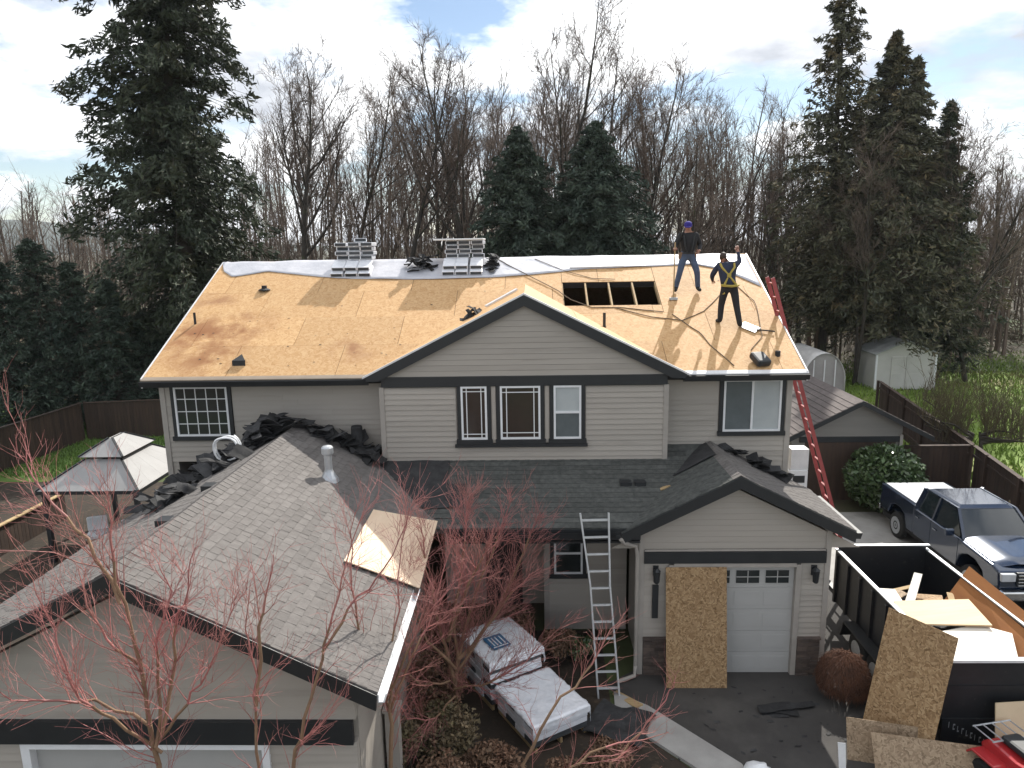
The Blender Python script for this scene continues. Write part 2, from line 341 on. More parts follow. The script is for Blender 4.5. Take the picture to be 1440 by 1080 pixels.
grass_blades('rough_grass', 24000, -48, 44, 60, 85, .40, brush_m, 5, 0)

# hills far away on the left
def hills():
    vs = []; fs = []; n = 90
    for i in range(n):
        x = -2600 + i*40
        h = max(2, 96*math.exp(-((x+1500)/620)**2) + 10*noise.noise(Vector((x*.006, 2, 0))) + 5*noise.noise(Vector((x*.05, 5, 0))))
        for k, (dy, f) in enumerate(((0, 0), (60, .45), (160, .8), (330, 1), (700, .7), (1200, 0))): vs.append((x, 1500+dy, h*f - (2 if f == 0 else 0)))
    for i in range(n-1):
        for k in range(5): a = i*6+k; fs.append((a, a+6, a+7, a+1))
    MB().add(vs, fs).build('hills', far_forest, kind='structure', smooth=True)
hills()

# ------------------------------------------------------------------ the house
XL, XR, YE, ZE, YR = -8.62, 5.90, 15.22, 6.04, 20.05
SL = .5                                              # roof pitch, rise over run
ZR = ZE + SL*(YR-YE)
XC, HW, YB = -.16, 3.48, 15.10                       # cross gable
XG, HG, YG, ZG = 4.0, 2.28, 13.19, 3.22              # right wing
XA, HA, YA, ZA = -5.21, 3.23, 7.89, 3.375            # left wing
H = thing('house', 'two storey taupe sided house with half stripped plywood roof and black trim', 'house', (-1.3, 16, 0))
def roofz(Y): return ZE + SL*(Y-YE)

def board_row(parent, Y, xa0, xa1, xb0, xb1, z0, z1, lip=.024):
    """one lap siding board, bottom edge proud, ends cut to a slope where a gable cuts it."""
    if xa1-xa0 < .03 and xb1-xb0 < .03: return
    p, q, k = Y-lip, Y-.006, Y+.01
    m = MB(); m.add([(xa0, p, z0), (xa1, p, z0), (xa1, k, z0), (xa0, k, z0), (xb0, q, z1), (xb1, q, z1), (xb1, k, z1), (xb0, k, z1)],
          [(0, 3, 2, 1), (4, 5, 6, 7), (0, 1, 5, 4), (1, 2, 6, 5), (2, 3, 7, 6), (3, 0, 4, 7)])
    m.build('siding_board', siding, parent)
def siding_wall(x0, x1, z0, z1, Y, holes=(), gable=None, step=.12, depth=.16, name='wall'):
    """wall core plus its boards; holes = (x0,x1,z0,z1); gable = (xc, halfwidth, z at eave)."""
    m = MB()
    if gable:
        xc, hw, ze = gable; m.prism([(xc-hw, Y+.012, ze), (xc+hw, Y+.012, ze), (xc, Y+.012, ze+SL*hw)], (0, depth, 0))
    else: m.box(x0, x1, Y+.012, Y+depth, z0, z1)
    w = m.build(name, siding, H)
    z = z0
    while z < z1-.01:
        t = min(z+step-.004, z1)
        if gable:
            xc, hw, ze = gable; a = hw-(z-ze)/SL; b = hw-(t-ze)/SL
            if a <= 0: break
            board_row(w, Y, xc-a, xc+a, xc-max(b, 0), xc+max(b, 0), z, t, .012)
        else:
            segs = [(x0, x1)]
            for (a, b, c, d) in holes:
                if c < t-.02 and d > z+.02:
                    new = []
                    for s, e in segs:
                        if b <= s or a >= e: new.append((s, e)); continue
                        if a > s: new.append((s, a))
                        if b < e: new.append((b, e))
                    segs = new
            jn = []
            for s, e in segs:
                if e-s > 2.2:
                    c = s+rng.uniform(.28, .72)*(e-s); jn += [(s, c-.0015), (c+.0015, e)]
                else: jn.append((s, e))
            for s, e in jn:
                if e-s > .03: board_row(w, Y, s, e, s, e, z, t)
        z += step
    return w
def window(Y, x0, x1, z0, z1, panes, grid=None, trim=.085, sill=.1, meet=None):
    """white framed window; panes = [(x0,x1,z0,z1,material)] in unit square; grid = list of unit lines."""
    w, h = x1-x0, z1-z0
    f = MB(); t = .045
    f.box(x0, x0+t, Y-.05, Y+.02, z0, z1); f.box(x1-t, x1, Y-.05, Y+.02, z0, z1); f.box(x0+t, x1-t, Y-.05, Y+.02, z0, z0+t); f.box(x0+t, x1-t, Y-.05, Y+.02, z1-t, z1)
    for kind, u in (meet or []):
        if kind == 'v': f.box(x0+w*u-.024, x0+w*u+.024, Y-.047, Y+.02, z0+t, z1-t)
        else: f.box(x0+t, x1-t, Y-.047, Y+.02, z0+h*u-.024, z0+h*u+.024)
    fo = f.build('window', white_paint, H)
    for (a, b, c, d, mt) in panes: MB().box(x0+max(w*a, t), x0+min(w*b, w-t), Y-.022, Y-.010, z0+max(h*c, t), z0+min(h*d, h-t)).build('pane', mt, fo)
    if grid:
        g = MB()
        for kind, u, a, b in grid:
            if kind == 'v': g.box(x0+w*u-.010, x0+w*u+.010, Y-.031, Y-.0225, z0+t+a*(h-2*t), z0+t+b*(h-2*t))
            else: g.box(x0+t+a*(w-2*t), x0+t+b*(w-2*t), Y-.029, Y-.0235, z0+h*u-.010, z0+h*u+.010)
        g.build('muntins', white_paint, fo)
    if trim:
        tr = MB(); k = trim; y0, y1 = Y-.042, Y+.012
        tr.box(x0-k, x0-.001, y0, y1, z0-.001, z1+.001); tr.box(x1+.001, x1+k, y0, y1, z0-.001, z1+.001)
        tr.box(x0-k, x1+k, y0-.006, y1, z1+.001, z1+k+.02); tr.box(x0-k-.03, x1+k+.03, y0-.03, y1, z0-sill, z0-.001)
        tr.build('window_trim', trim_dark, fo)
    return fo

YW = 15.67
# upper walls
siding_wall(-8.42, -3.2, 4.0, 5.86, YW, holes=[(-8.26, -6.84, 4.50, 5.87)])
siding_wall(2.86, 5.74, 3.3, 5.86, YW, holes=[(4.16, 5.65, 4.48, 5.87)])
siding_wall(-3.29, 2.9, 4.08, 5.78, 15.19, holes=[(-1.68, 1.16, 4.44, 5.79)])
siding_wall(0, 0, 6.02, 7.75, 15.19, gable=(XC, 3.42, 6.02))
m = MB(); m.box(-3.28, -3.20, 15.20, YW, 4.0, 6.0); m.box(2.80, 2.88, 15.20, YW, 4.0, 6.0); m.build('return_wall', siding, H)
MB().box(-3.30, 2.92, 15.135, 15.20, 5.80, 6.02).build('band_board', trim_dark, H)
window(YW, -8.17, -6.94, 4.61, 5.77, [(0, 1, 0, 1, glass_dark)], [('v', k/5, 0, 1) for k in range(1, 5)] + [('h', k/4, 0, 1) for k in range(1, 4)])
prairie = [('v', .16, 0, 1), ('v', .84, 0, 1), ('h', .12, 0, 1), ('h', .88, 0, 1)]
window(15.19, -1.57, -1.00, 4.60, 5.80, [(0, 1, 0, 1, room_brown)], [('v', .22, 0, 1), ('v', .78, 0, 1), ('h', .1, 0, 1), ('h', .9, 0, 1)])
window(15.19, -.71, .17, 4.60, 5.80, [(0, 1, 0, 1, room_brown)], prairie)
window(15.19, .46, 1.06, 4.60, 5.80, [(0, 1, .5, 1, blind_white), (0, 1, 0, .5, curtain_grey)], None, meet=[('h', .5)])
window(YW, 4.27, 5.55, 4.60, 5.79, [(0, .5, 0, 1, curtain_grey), (.5, 1, 0, 1, blind_white)], None, meet=[('v', .5)])
for x0, x1 in ((-.90, -.81), (.27, .36)): MB().box(x0, x1, 15.165, 15.20, 4.52, 5.79).build('mullion_board', siding, H)
MB().box(-1.72, 1.20, 15.10, 15.19, 4.43, 4.498).build('window_sill', trim_dark, H)
# corner boards
for x0, x1, Y, z0, z1 in ((-8.50, -8.38, YW, 2.9, 5.9), (5.66, 5.78, YW, 2.9, 5.9), (-3.36, -3.255, 15.19, 4.08, 5.8), (2.85, 2.955, 15.19, 4.08, 5.8), (2.10, 2.21, 13.42, 0, 3.16), (5.80, 5.91, 13.42, 0, 3.16), (.22, .34, 15.2, 0, 2.95)):
    MB().box(x0, x1, Y-.035, Y+.09, z0, z1).build('corner_board', trim_beige, H)
MB().box(-3.29, 2.9, 15.155, 15.195, 4.0, 4.079).build('skirt_board', trim_beige, H)
# shell of the main volume: ends, back, ground floor
m = MB(); m.prism([(-8.40, YW, 0), (-8.40, 24.4, 0), (-8.40, 24.4, 5.95), (-8.40, YR, ZR-.25), (-8.40, YW, 5.95)], (.16, 0, 0)); m.build('end_wall', siding, H)
m = MB(); m.prism([(5.54, YW+.2, 0), (5.54, 24.4, 0), (5.54, 24.4, 5.95), (5.54, YR, ZR-.25), (5.54, YW+.2, 5.95)], (.16, 0, 0)); m.build('end_wall', siding, H)
MB().box(-8.2, 5.5, 24.2, 24.4, 0, 5.9).build('back_wall', siding, H)
MB().box(-8.2, 5.5, YW+.2, 24.2, 5.70, 5.80).build('attic_floor', dark_in, H)
siding_wall(.3, 2.1, 0.0, 2.95, 15.2, holes=[(.36, 1.19, 1.28, 2.48)], step=.125)
window(15.2, .45, 1.10, 1.39, 2.40, [(0, 1, .5, 1, glass_dark), (0, 1, 0, .5, glass_dark)], None, meet=[('h', .5)])
MB().box(-2.2, .3, 16.4, 16.5, 0, 3.0).build('entry_wall', siding, H)
MB().box(.24, .34, 15.3, 16.4, 0, 3.0).build('entry_side_wall', siding, H)
MB().box(-1.2, -.3, 16.34, 16.4, 0, 2.1).build('front_door', trim_dark, H)

# ---- main roof: sheathing panels one by one over a dark base
OP = (.80, 3.22, 17.72, 18.78)                         # strip where the sheathing is off (x0,x1,y0,y1)
def cut(rect, hole):
    x0, x1, y0, y1 = rect; a, b, c, d = hole
    if a >= x1 or b <= x0 or c >= y1 or d <= y0: return [rect]
    out = []
    if x0 < a: out.append((x0, a, y0, y1))
    if x1 > b: out.append((b, x1, y0, y1))
    xa, xb = max(x0, a), min(x1, b)
    if y0 < c: out.append((xa, xb, y0, c))
    if y1 > d: out.append((xa, xb, d, y1))
    return out
m = MB()
for r in cut((XL, XR, YE, YR), OP):
    x0, x1, y0, y1 = r; m.prism([(x0, y0, roofz(y0)-.16), (x1, y0, roofz(y0)-.16), (x1, y1, roofz(y1)-.16), (x0, y1, roofz(y1)-.16)], (0, 0, .142))
RF = m.build('roof', dark_in, H)
k = 1/math.sqrt(1+SL*SL); wy = 1.22*k; row = 0; y = YE
while y < YR-.02:
    y1 = min(y+wy, YR); x = XL - (1.22 if row % 2 else 0) - .6
    while x < XR:
        a, b = max(x, XL), min(x+2.44, XR)
        if b-a > .05:
            for (p, q, c, d) in cut((a, b, y, y1), OP):
                if q-p < .02 or d-c < .02: continue
                g = .005; dz = rng.uniform(-.003, .003)
                MB().prism([(p+g, c+g, roofz(c)-.014+dz), (q-g, c+g, roofz(c)-.014+dz), (q-g, d-g, roofz(d)-.014+dz), (p+g, d-g, roofz(d)-.014+dz)], (0, 0, .014)).build('sheathing_panel', deck, RF)
        x += 2.44
    y += wy; row += 1
# rafters seen in the gap
for xk in (.78, 1.385, 1.99, 2.60, 3.20): MB().prism([(xk, OP[2]-.05, roofz(OP[2]-.05)-.17), (xk, OP[3]+.05, roofz(OP[3]+.05)-.17), (xk, OP[3]+.05, roofz(OP[3]+.05)-.022), (xk, OP[2]-.05, roofz(OP[2]-.05)-.022)], (.042, 0, 0)).build('rafter', raw_wood, RF)
# rear slope, rakes, ridge
m = MB(); m.prism([(XL, YR, ZR-.16), (XR, YR, ZR-.16), (XR, 24.88, ZE-.16), (XL, 24.88, ZE-.16)], (0, 0, .15)); m.build('rear_slope', deck, RF)
for x0, x1 in ((XL-.035, XL-.002), (XR+.002, XR+.035)):
    m = MB(); m.prism([(x0, YE-.02, ZE-.21), (x0, YR, ZR-.21), (x0, 24.9, ZE-.21), (x0, 24.9, ZE+.004), (x0, YR, ZR+.004), (x0, YE-.02, ZE+.004)], (x1-x0, 0, 0)); m.build('rake_board', metal_white, H)
# eaves: fascia, gutter, drip edge, soffit (left and right of the cross gable)
for x0, x1 in ((XL-.03, XC-HW+.05), (XC+HW-.05, XR+.04)):
    MB().box(x0, x1, YE-.012, YE+.012, ZE-.20, ZE-.03).build('fascia', trim_dark, H)
    m = MB(); m.prism([(x0, YE-.014, ZE-.05), (x0, YE-.014, ZE-.17), (x0, YE-.10, ZE-.17), (x0, YE-.135, ZE-.055), (x0, YE-.125, ZE-.05), (x0, YE-.09, ZE-.155), (x0, YE-.03, ZE-.155), (x0, YE-.03, ZE-.05)], (x1-x0, 0, 0)); m.build('gutter', trim_dark, H)
    m = MB(); m.prism([(x0, YE-.05, ZE-.048), (x0, YE-.05, ZE-.026), (x0, YE+.0, ZE+.004), (x0, YE+.05, ZE+.030), (x0, YE+.05, ZE+.024), (x0, YE-.045, ZE-.034)], (x1-x0, 0, 0)); m.build('drip_edge', metal_white if x0 > 0 else drip_brown, H)
    MB().box(x0+.06, x1-.06, YE+.02, YW+.1, 5.86, 5.90).build('soffit', trim_beige, H)

# ---- cross gable roof: two sheathed slopes, rakes
zc = ZE + SL*HW
for s in (-1, 1):
    e = XC+s*HW; yv = YR-1.3
    n = 3
    for i in range(n):      # panels along the slope, each a trimmed sheet dying into the main roof
        a0, a1 = i/n, (i+1)/n
        xa, xb = e+(XC-e)*a0, e+(XC-e)*a1; za, zb = ZE+SL*HW*a0, ZE+SL*HW*a1
        ya, yb = YE+(za-ZE)/SL+.02, YE+(zb-ZE)/SL+.02
        MB().prism([(xa+s*-.003, YB+.03, za+.012), (xb+s*.003, YB+.03, zb+.012), (xb+s*.003, max(yb, YB+.05), zb+.012), (xa-s*.003, max(ya, YB+.05), za+.012)], (0, 0, -.02)).build('gable_panel', deck, RF)
    m = MB(); m.prism([(e, YB+.03, ZE-.01), (XC, YB+.03, zc-.01), (XC, YR-1.4, zc-.01), (e, YE+.1, ZE-.01)], (0, 0, -.08)); m.build('gable_deck', dark_in, RF)
    m = MB(); m.prism([(e-s*.0, YB-.03, ZE-.01), (XC, YB-.03, zc-.01), (XC, YB-.03, zc-.245), (e-s*.30, YB-.03, ZE-.095), (e-s*.03, YB-.03, ZE-.10)], (0, .05, 0)); m.build('barge_board', trim_dark, H)
    m = MB(); m.prism([(e+s*.05, YB-.045, ZE-.035), (XC, YB-.045, zc-.009), (XC, YB-.045, zc+.030), (e+s*.05, YB-.045, ZE+.006)], (0, .10, 0)); m.build('gable_drip_edge', metal_white, H)
    m = MB(); m.prism([(e-s*.35, YB+.02, ZE+.08), (XC, YB+.02, zc-.10), (XC, YB+.02, zc-.12), (e-s*.35, YB+.02, ZE+.06)], (0, .10, 0)); m.build('gable_soffit', trim_beige, H)

# ---- shingled wings
def strip_mesh(seed, L=1.0, e=.145):
    """laminated shingle: a base strip and proud tabs of uneven width; local x along the course, y up the slope, z out."""
    g = random.Random(seed); m = MB()
    m.add([(0, 0, .007), (L-.004, 0, .007), (L-.004, e*1.25, .001), (0, e*1.25, .001), (0, 0, 0), (L-.004, 0, 0)], [(0, 1, 2, 3), (4, 5, 1, 0), (0, 3, 4), (1, 5, 2)])
    x = g.uniform(0, .06)
    while x < L-.08:
        w = g.uniform(.09, .19); w = min(w, L-.01-x); t = g.uniform(.004, .007)
        m.add([(x, -.004, .007), (x+w, -.004, .007), (x+w, -.004, .007+t), (x, -.004, .007+t), (x+w*.97, e*1.15, .002), (x+w*.03, e*1.15, .002)], [(0, 1, 2, 3), (3, 2, 4, 5), (1, 4, 2), (0, 3, 5)])
        x += w + g.uniform(.05, .16)
    return m
STRIPS = {}
def strips(mat):
    if mat.name not in STRIPS: STRIPS[mat.name] = [strip_mesh(s).mesh('shingle', mat) for s in range(5)]
    return STRIPS[mat.name]
def shingle_plane(parent, o, ux, uy, wid, slope, mat, singly, inside=None, e=.145, field='shingle_field'):
    """lay courses on a roof plane: o = low corner, ux along the eave, uy up the slope."""
    ux, uy = Vector(ux).normalized(), Vector(uy).normalized(); nz_ = ux.cross(uy); o = Vector(o)
    ms = strips(mat); bulk = MB(); j = 0
    while j*e < slope-.03:
        x = -rng.random()*.9
        while x < wid:
            a, b = max(x, 0), min(x+1, wid)
            if b-a > .04:
                c = o + ux*((a+b)/2) + uy*(j*e+e/2)
                if inside is None or inside(c):
                    M4 = frame_m(o + ux*a + uy*(j*e) + nz_*.004, ux*(b-a), uy*min(1, (slope-j*e)/(e*1.25)), nz_)
                    me = rng.choice(ms)
                    if singly: inst(me, 'shingle', parent, M4)
                    else: bulk.add([tuple(M4 @ v.co) for v in me.vertices], [tuple(p.vertices) for p in me.polygons])
            x += 1.0
        j += 1
    if bulk.v: bulk.build(field, mat, parent, kind='stuff')
def caps(parent, a, b, mat, e=.14, name='ridge_cap'):
    a, b = Vector(a), Vector(b); d = (b-a).normalized(); sx = d.cross(Vector((0, 0, 1))).normalized(); n = int((b-a).length/e)
    m = MB(); w = .15
    m.add([(-w, 0, -w*SL+.014), (0, 0, .022), (w, 0, -w*SL+.014), (-w, .2, -w*SL+.004), (0, .2, .012), (w, .2, -w*SL+.004), (-w, 0, -w*SL), (0, 0, .006), (w, 0, -w*SL)],
          [(0, 1, 4, 3), (1, 2, 5, 4), (6, 7, 1, 0), (7, 8, 2, 1)]); me = m.mesh(name, mat)
    for i in range(n): inst(me, name, parent, frame_m(a+d*(i*e), sx, d, Vector((0, 0, 1))))

# left wing
zA = ZA+SL*HA
m = MB()
for s in (-1, 1): m.prism([(XA+s*HA, YA, ZA), (XA, YA, zA), (XA, YW-.01, zA), (XA+s*HA, YW-.01, ZA)], (0, 0, -.10))
WR = m.build('wing_roof', shingle_m, H)
q = math.sqrt(1+SL*SL)
def right_slope_seen(c): return c.z > 3.3+.42*(c.y-13.3)-.05
shingle_plane(WR, (XA+HA, YA, ZA), (0, 1, 0), (-1, 0, SL), YW-YA-.02, HA*q, shingle_m, True, inside=right_slope_seen)
shingle_plane(WR, (XA-HA, YW-.02, ZA), (0, -1, 0), (1, 0, SL), YW-YA-.02, HA*q, shingle_m, False)
caps(WR, (XA, YA, zA+.008), (XA, YW-.05, zA+.008), shingle_m)
for s in (-1, 1):
    e = XA+s*HA
    MB().prism([(e, YA-.03, ZA-.012), (XA, YA-.03, zA-.012), (XA, YA-.03, zA-.24), (e-s*.02, YA-.03, ZA-.23)], (0, .045, 0)).build('barge_board', trim_dark, H)
    MB().prism([(e-s*.05, YA+.02, ZA-.16), (XA, YA+.02, zA-.135), (XA, YA+.02, zA-.15), (e-s*.05, YA+.02, ZA-.175)], (0, .3, 0)).build('wing_soffit', trim_beige, H)
siding_wall(0, 0, ZA-.25, zA-.2, 8.2, gable=(XA, HA-.2, ZA-.28))
MB().box(XA-2.9, XA+2.82, 8.13, 8.20, 2.45, 2.78).build('band_board', trim_dark, H)
MB().box(XA-2.85, XA+2.85, 8.2, 8.35, 2.78, 3.14).build('wall', siding, H)
siding_wall(XA-2.85, -6.86, 0, 2.45, 8.2); siding_wall(-3.52, XA+2.85, 0, 2.45, 8.2)
MB().box(XA+2.72, XA+2.86, 8.3, 14.0, 0, 3.2).build('wing_side_wall', siding, H)
m = MB(); m.box(-6.86, -6.74, 8.15, 8.3, 0, 2.45); m.box(-3.62, -3.52, 8.15, 8.3, 0, 2.45); m.box(-6.74, -3.62, 8.15, 8.3, 2.36, 2.45); m.build('door_trim', white_paint, H)
gd = MB().box(-6.74, -3.62, 8.30, 8.34, 0, 2.36).build('garage_door', curtain_grey, H)
for i in range(4): MB().box(-6.735, -3.625, 8.265, 8.299, .012+i*.588, .588*(i+1)).build('door_section', door_white, gd)
m = MB(); xe = XA+HA; m.prism([(xe+.005, YA, ZA-.02), (xe+.005, YA, ZA-.13), (xe+.09, YA, ZA-.13), (xe+.125, YA, ZA-.01), (xe+.11, YA, ZA-.01), (xe+.08, YA, ZA-.115), (xe+.02, YA, ZA-.115), (xe+.02, YA, ZA-.02)], (0, 2.75, 0)); m.build('gutter', white_paint, H)

# skirt roof under the bay
sk = .42; z0s = 3.30; Y0s = 13.25; q2 = math.sqrt(1+sk*sk)
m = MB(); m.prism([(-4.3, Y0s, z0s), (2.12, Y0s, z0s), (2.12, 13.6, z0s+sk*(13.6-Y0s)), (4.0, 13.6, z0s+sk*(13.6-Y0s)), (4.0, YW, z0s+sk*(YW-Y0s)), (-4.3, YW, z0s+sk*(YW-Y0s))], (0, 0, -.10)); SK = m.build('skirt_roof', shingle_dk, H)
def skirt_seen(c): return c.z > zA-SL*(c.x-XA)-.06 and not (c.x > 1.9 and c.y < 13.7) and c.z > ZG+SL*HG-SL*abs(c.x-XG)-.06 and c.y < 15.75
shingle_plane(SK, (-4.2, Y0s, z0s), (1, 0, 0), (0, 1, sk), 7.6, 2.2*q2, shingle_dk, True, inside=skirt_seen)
MB().box(-1.7, 2.1, Y0s-.03, Y0s-.005, z0s-.24, z0s-.02).build('fascia', trim_dark, H)
m = MB(); m.prism([(-1.7, Y0s-.034, z0s-.04), (-1.7, Y0s-.034, z0s-.16), (-1.7, Y0s-.12, z0s-.16), (-1.7, Y0s-.15, z0s-.04), (-1.7, Y0s-.135, z0s-.04), (-1.7, Y0s-.11, z0s-.145), (-1.7, Y0s-.05, z0s-.145), (-1.7, Y0s-.05, z0s-.04)], (3.3, 0, 0)); m.build('gutter', trim_dark, H)
MB().box(-1.7, 2.1, Y0s, 15.2, 2.98, 3.02).build('porch_ceiling', trim_dark, H)

# right wing
zG = ZG+SL*HG
m = MB()
for s in (-1, 1): m.prism([(XG+s*HG, YG, ZG), (XG, YG, zG), (XG, YW-.01, zG), (XG+s*HG, YW-.01, ZG)], (0, 0, -.10))
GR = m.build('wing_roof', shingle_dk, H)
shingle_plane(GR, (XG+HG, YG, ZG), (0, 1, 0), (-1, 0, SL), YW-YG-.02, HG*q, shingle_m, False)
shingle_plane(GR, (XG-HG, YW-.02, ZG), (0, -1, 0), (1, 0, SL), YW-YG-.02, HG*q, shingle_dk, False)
caps(GR, (XG, YG, zG+.008), (XG, YW-.05, zG+.008), shingle_m)
for s in (-1, 1):
    e = XG+s*HG
    MB().prism([(e, YG-.03, ZG-.012), (XG, YG-.03, zG-.012), (XG, YG-.03, zG-.24), (e-s*.02, YG-.03, ZG-.22)], (0, .045, 0)).build('barge_board', trim_dark, H)
    MB().prism([(e-s*.05, YG+.02, ZG-.16), (XG, YG+.02, zG-.135), (XG, YG+.02, zG-.15), (e-s*.05, YG+.02, ZG-.175)], (0, .25, 0)).build('wing_soffit', trim_beige, H)
    MB().prism([(e+s*.004, YG, ZG-.03), (e+s*.004, YG, ZG-.15), (e+s*.09, YG, ZG-.15), (e+s*.12, YG, ZG-.03)], (0, YW-YG-.4, 0)).build('gutter', trim_dark, H)
siding_wall(0, 0, 2.80, zG-.2, 13.42, gable=(XG, HG-.25, ZG-.20))
MB().box(2.16, 5.85, 13.425, 13.56, 2.74, 3.05).build('wall', siding, H)
MB().box(2.19, 5.82, 13.385, 13.42, 2.735, 2.775).build('frieze', trim_beige, H)
MB().box(2.20, 5.81, 13.35, 13.42, 2.49, 2.73).build('band_board', trim_dark, H)
siding_wall(2.19, 2.72, .82, 2.49, 13.42); siding_wall(5.33, 5.82, .82, 2.49, 13.42)
MB().box(5.70, 5.84, 13.56, 15.9, 0, 3.1).build('wing_side_wall', siding, H)
MB().box(2.16, 2.30, 13.56, 15.2, 0, 3.1).build('wing_side_wall', siding, H)
m = MB(); m.box(2.70, 2.80, 13.36, 13.5, 0, 2.45); m.box(5.235, 5.335, 13.36, 13.5, 0, 2.45); m.box(2.8, 5.235, 13.36, 13.5, 2.40, 2.49); m.build('door_trim', trim_beige, H)
gd = MB().box(2.8, 5.235, 13.50, 13.54, 0, 2.4).build('garage_door', curtain_grey, H)
hs = 2.39/5
for i in range(5):
    z = .008+i*hs; s_ = MB().box(2.803, 5.232, 13.462, 13.499, z, z+hs-.006)
    for kx in range(4):
        a = 2.87+kx*.592
        if i < 4: s_.box(a, a+.50, 13.455, 13.462, z+.09, z+hs-.10)
    s_.build('door_section', door_white, gd)
z = .008+4*hs
for kx in range(4):
    a = 2.87+kx*.592+.02
    MB().box(a, a+.46, 13.446, 13.4615, z+.10, z+.37).build('door_lite', glass_dark, gd)
    g = MB(); g.box(a+.222, a+.238, 13.436, 13.4455, z+.10, z+.37); g.box(a, a+.46, 13.438, 13.4455, z+.227, z+.243); g.build('lite_bars', door_white, gd)
# ledge stone bases, stone by stone
for x0, x1 in ((2.215, 2.695), (5.34, 5.795)):
    b = MB().box(x0, x1, 13.38, 13.425, 0, .82).build('stone_base', dark_in, H)
    z = .004
    while z < .80:
        h = min(rng.uniform(.055, .10), .82-z); x = x0
        while x < x1-.02:
            w = min(rng.uniform(.12, .3), x1-x)
            if x1-(x+w) < .05: w = x1-x
            o = MB().box(x+.003, x+w-.003, 13.38-rng.uniform(.015, .05), 13.40, z+.003, z+h-.003).build('stone', stone_m, b); x += w
        z += h
    MB().box(x0-.01, x1+.01, 13.32, 13.42, .821, .86).build('stone_cap', stone_m, b)
def lantern(x, z, Y=13.42):
    m = MB(); m.box(x-.055, x+.055, Y-.05, Y-.02, z-.05, z+.16); m.bar((x, Y-.04, z+.11), (x, Y-.15, z+.14), .025)
    o = m.build('wall_lantern', trim_dark, H)
    MB().lathe([(.02, .16), (.085, .10), (.075, .085), (.06, -.14), (.03, -.17)], (x, Y-.15, z), 6).build('lantern_body', trim_dark, o)
lantern(2.44, 2.27); lantern(5.59, 2.27)
MB().box(2.38, 2.50, 13.35, 13.40, 1.30, 2.02).build('house_plaque', trim_dark, H)
# downspout at the left corner of the right wing
m = MB(); m.tube([(1.70, 13.16, 3.10), (1.78, 13.2, 3.0), (2.02, 13.33, 2.88), (2.06, 13.34, 2.7), (2.06, 13.34, .25), (2.02, 13.2, .1), (1.65, 13.05, .06)], .042, 8); m.build('downspout', trim_beige, H)

# ------------------------------------------------------------------ trees
def rvec(g, s=1.0): return Vector((g.gauss(0, s), g.gauss(0, s), g.gauss(0, s)))
def tri_tube(mb, pts, rad, n=3): mb.tube(pts, rad, n, cap=False)
def limb(g, p, d, ln, r, seg, wob, trop):
    pts = [p.copy()]; q = p.copy(); d = d.normalized()
    for i in range(seg):
        d = (d + rvec(g, wob) + Vector((0, 0, trop))).normalized(); q = q + d*(ln/seg); pts.append(q.copy())
    rad = [r*(1-.72*i/seg) for i in range(seg+1)]
    return pts, rad
def at_curve(pts, rad, t):
    f = t*(len(pts)-1); i = min(int(f), len(pts)-2); u = f-i
    return pts[i].lerp(pts[i+1], u), (pts[i+1]-pts[i]).normalized(), rad[i]*(1-u)+rad[i+1]*u
def side_dir(g, d, ang):
    x = d.orthogonal().normalized(); x.rotate(Matrix.Rotation(g.uniform(0, 6.283), 3, d)); return d*math.cos(ang)+x*math.sin(ang)
def bare_tree(seed, Hh=22.0, r=.24, fork=.3, spread=.55, dens=1.0, stems=1, n1=15, twr=.014):
    """leafless broadleaf: trunk and boughs in one mesh, twigs in another."""
    g = random.Random(seed); T, K = MB(), MB()
    for st in range(stems):
        d0 = Vector((g.gauss(0, .06), g.gauss(0, .06), 1)) if stems == 1 else Vector((g.gauss(0, .16)+(st-(stems-1)/2)*.17, g.gauss(0, .1), 1))
        hs = Hh*(1 if st == 0 else g.uniform(.8, .97)); rs = r*(1 if st == 0 else g.uniform(.6, .9))
        tp, tr = limb(g, Vector((g.gauss(0, .15)*(stems > 1), 0, -.2)), d0, hs, rs, 11, .045, .02)
        tr = [rs*(1-.93*i/11) for i in range(12)]; T.tube(tp, tr, 7, False)
        for i in range(n1):
            t = fork + (1-fork)*((i+g.random())/n1)**.95*.97; p, d, rr = at_curve(tp, tr, t)
            ln = hs*(1-t)*.62*spread*g.uniform(.7, 1.3)+.9+1.2*g.random()
            lp, lr = limb(g, p, side_dir(g, d, g.uniform(.45, .85)), ln, max(rr*.55, .022), 6, .10, .10); tri_tube(T if rr > .05 else K, lp, lr, 4)
            for j in range(max(3, int(ln*1.7*dens))):
                t2 = g.uniform(.2, 1); p2, d2, r2_ = at_curve(lp, lr, t2); l2 = ln*g.uniform(.2, .42)*(1.15-t2*.6)+.35
                bp, br = limb(g, p2, side_dir(g, d2, g.uniform(.4, .8)), l2, max(r2_*.6, .014), 4, .13, .09); tri_tube(K, bp, br)
                for k_ in range(int(4*dens+l2*1.6)):
                    t3 = g.uniform(.15, 1); p3, d3, r3 = at_curve(bp, br, t3); l3 = g.uniform(.35, .95)
                    wp, wr = limb(g, p3, side_dir(g, d3, g.uniform(.4, .9)), l3, twr, 2, .16, .1); tri_tube(K, wp, wr)
                    for k4 in range(2 if dens > .8 else 1):
                        p4, d4, r4 = at_curve(wp, wr, g.uniform(.2, .8)); wp2, wr2 = limb(g, p4, side_dir(g, d4, g.uniform(.4, .9)), l3*g.uniform(.4, .7), twr*.75, 1, .1, .1); tri_tube(K, wp2, wr2)
    return T.mesh('trunk', bark, True), K.mesh('crown', twig_grey, True)
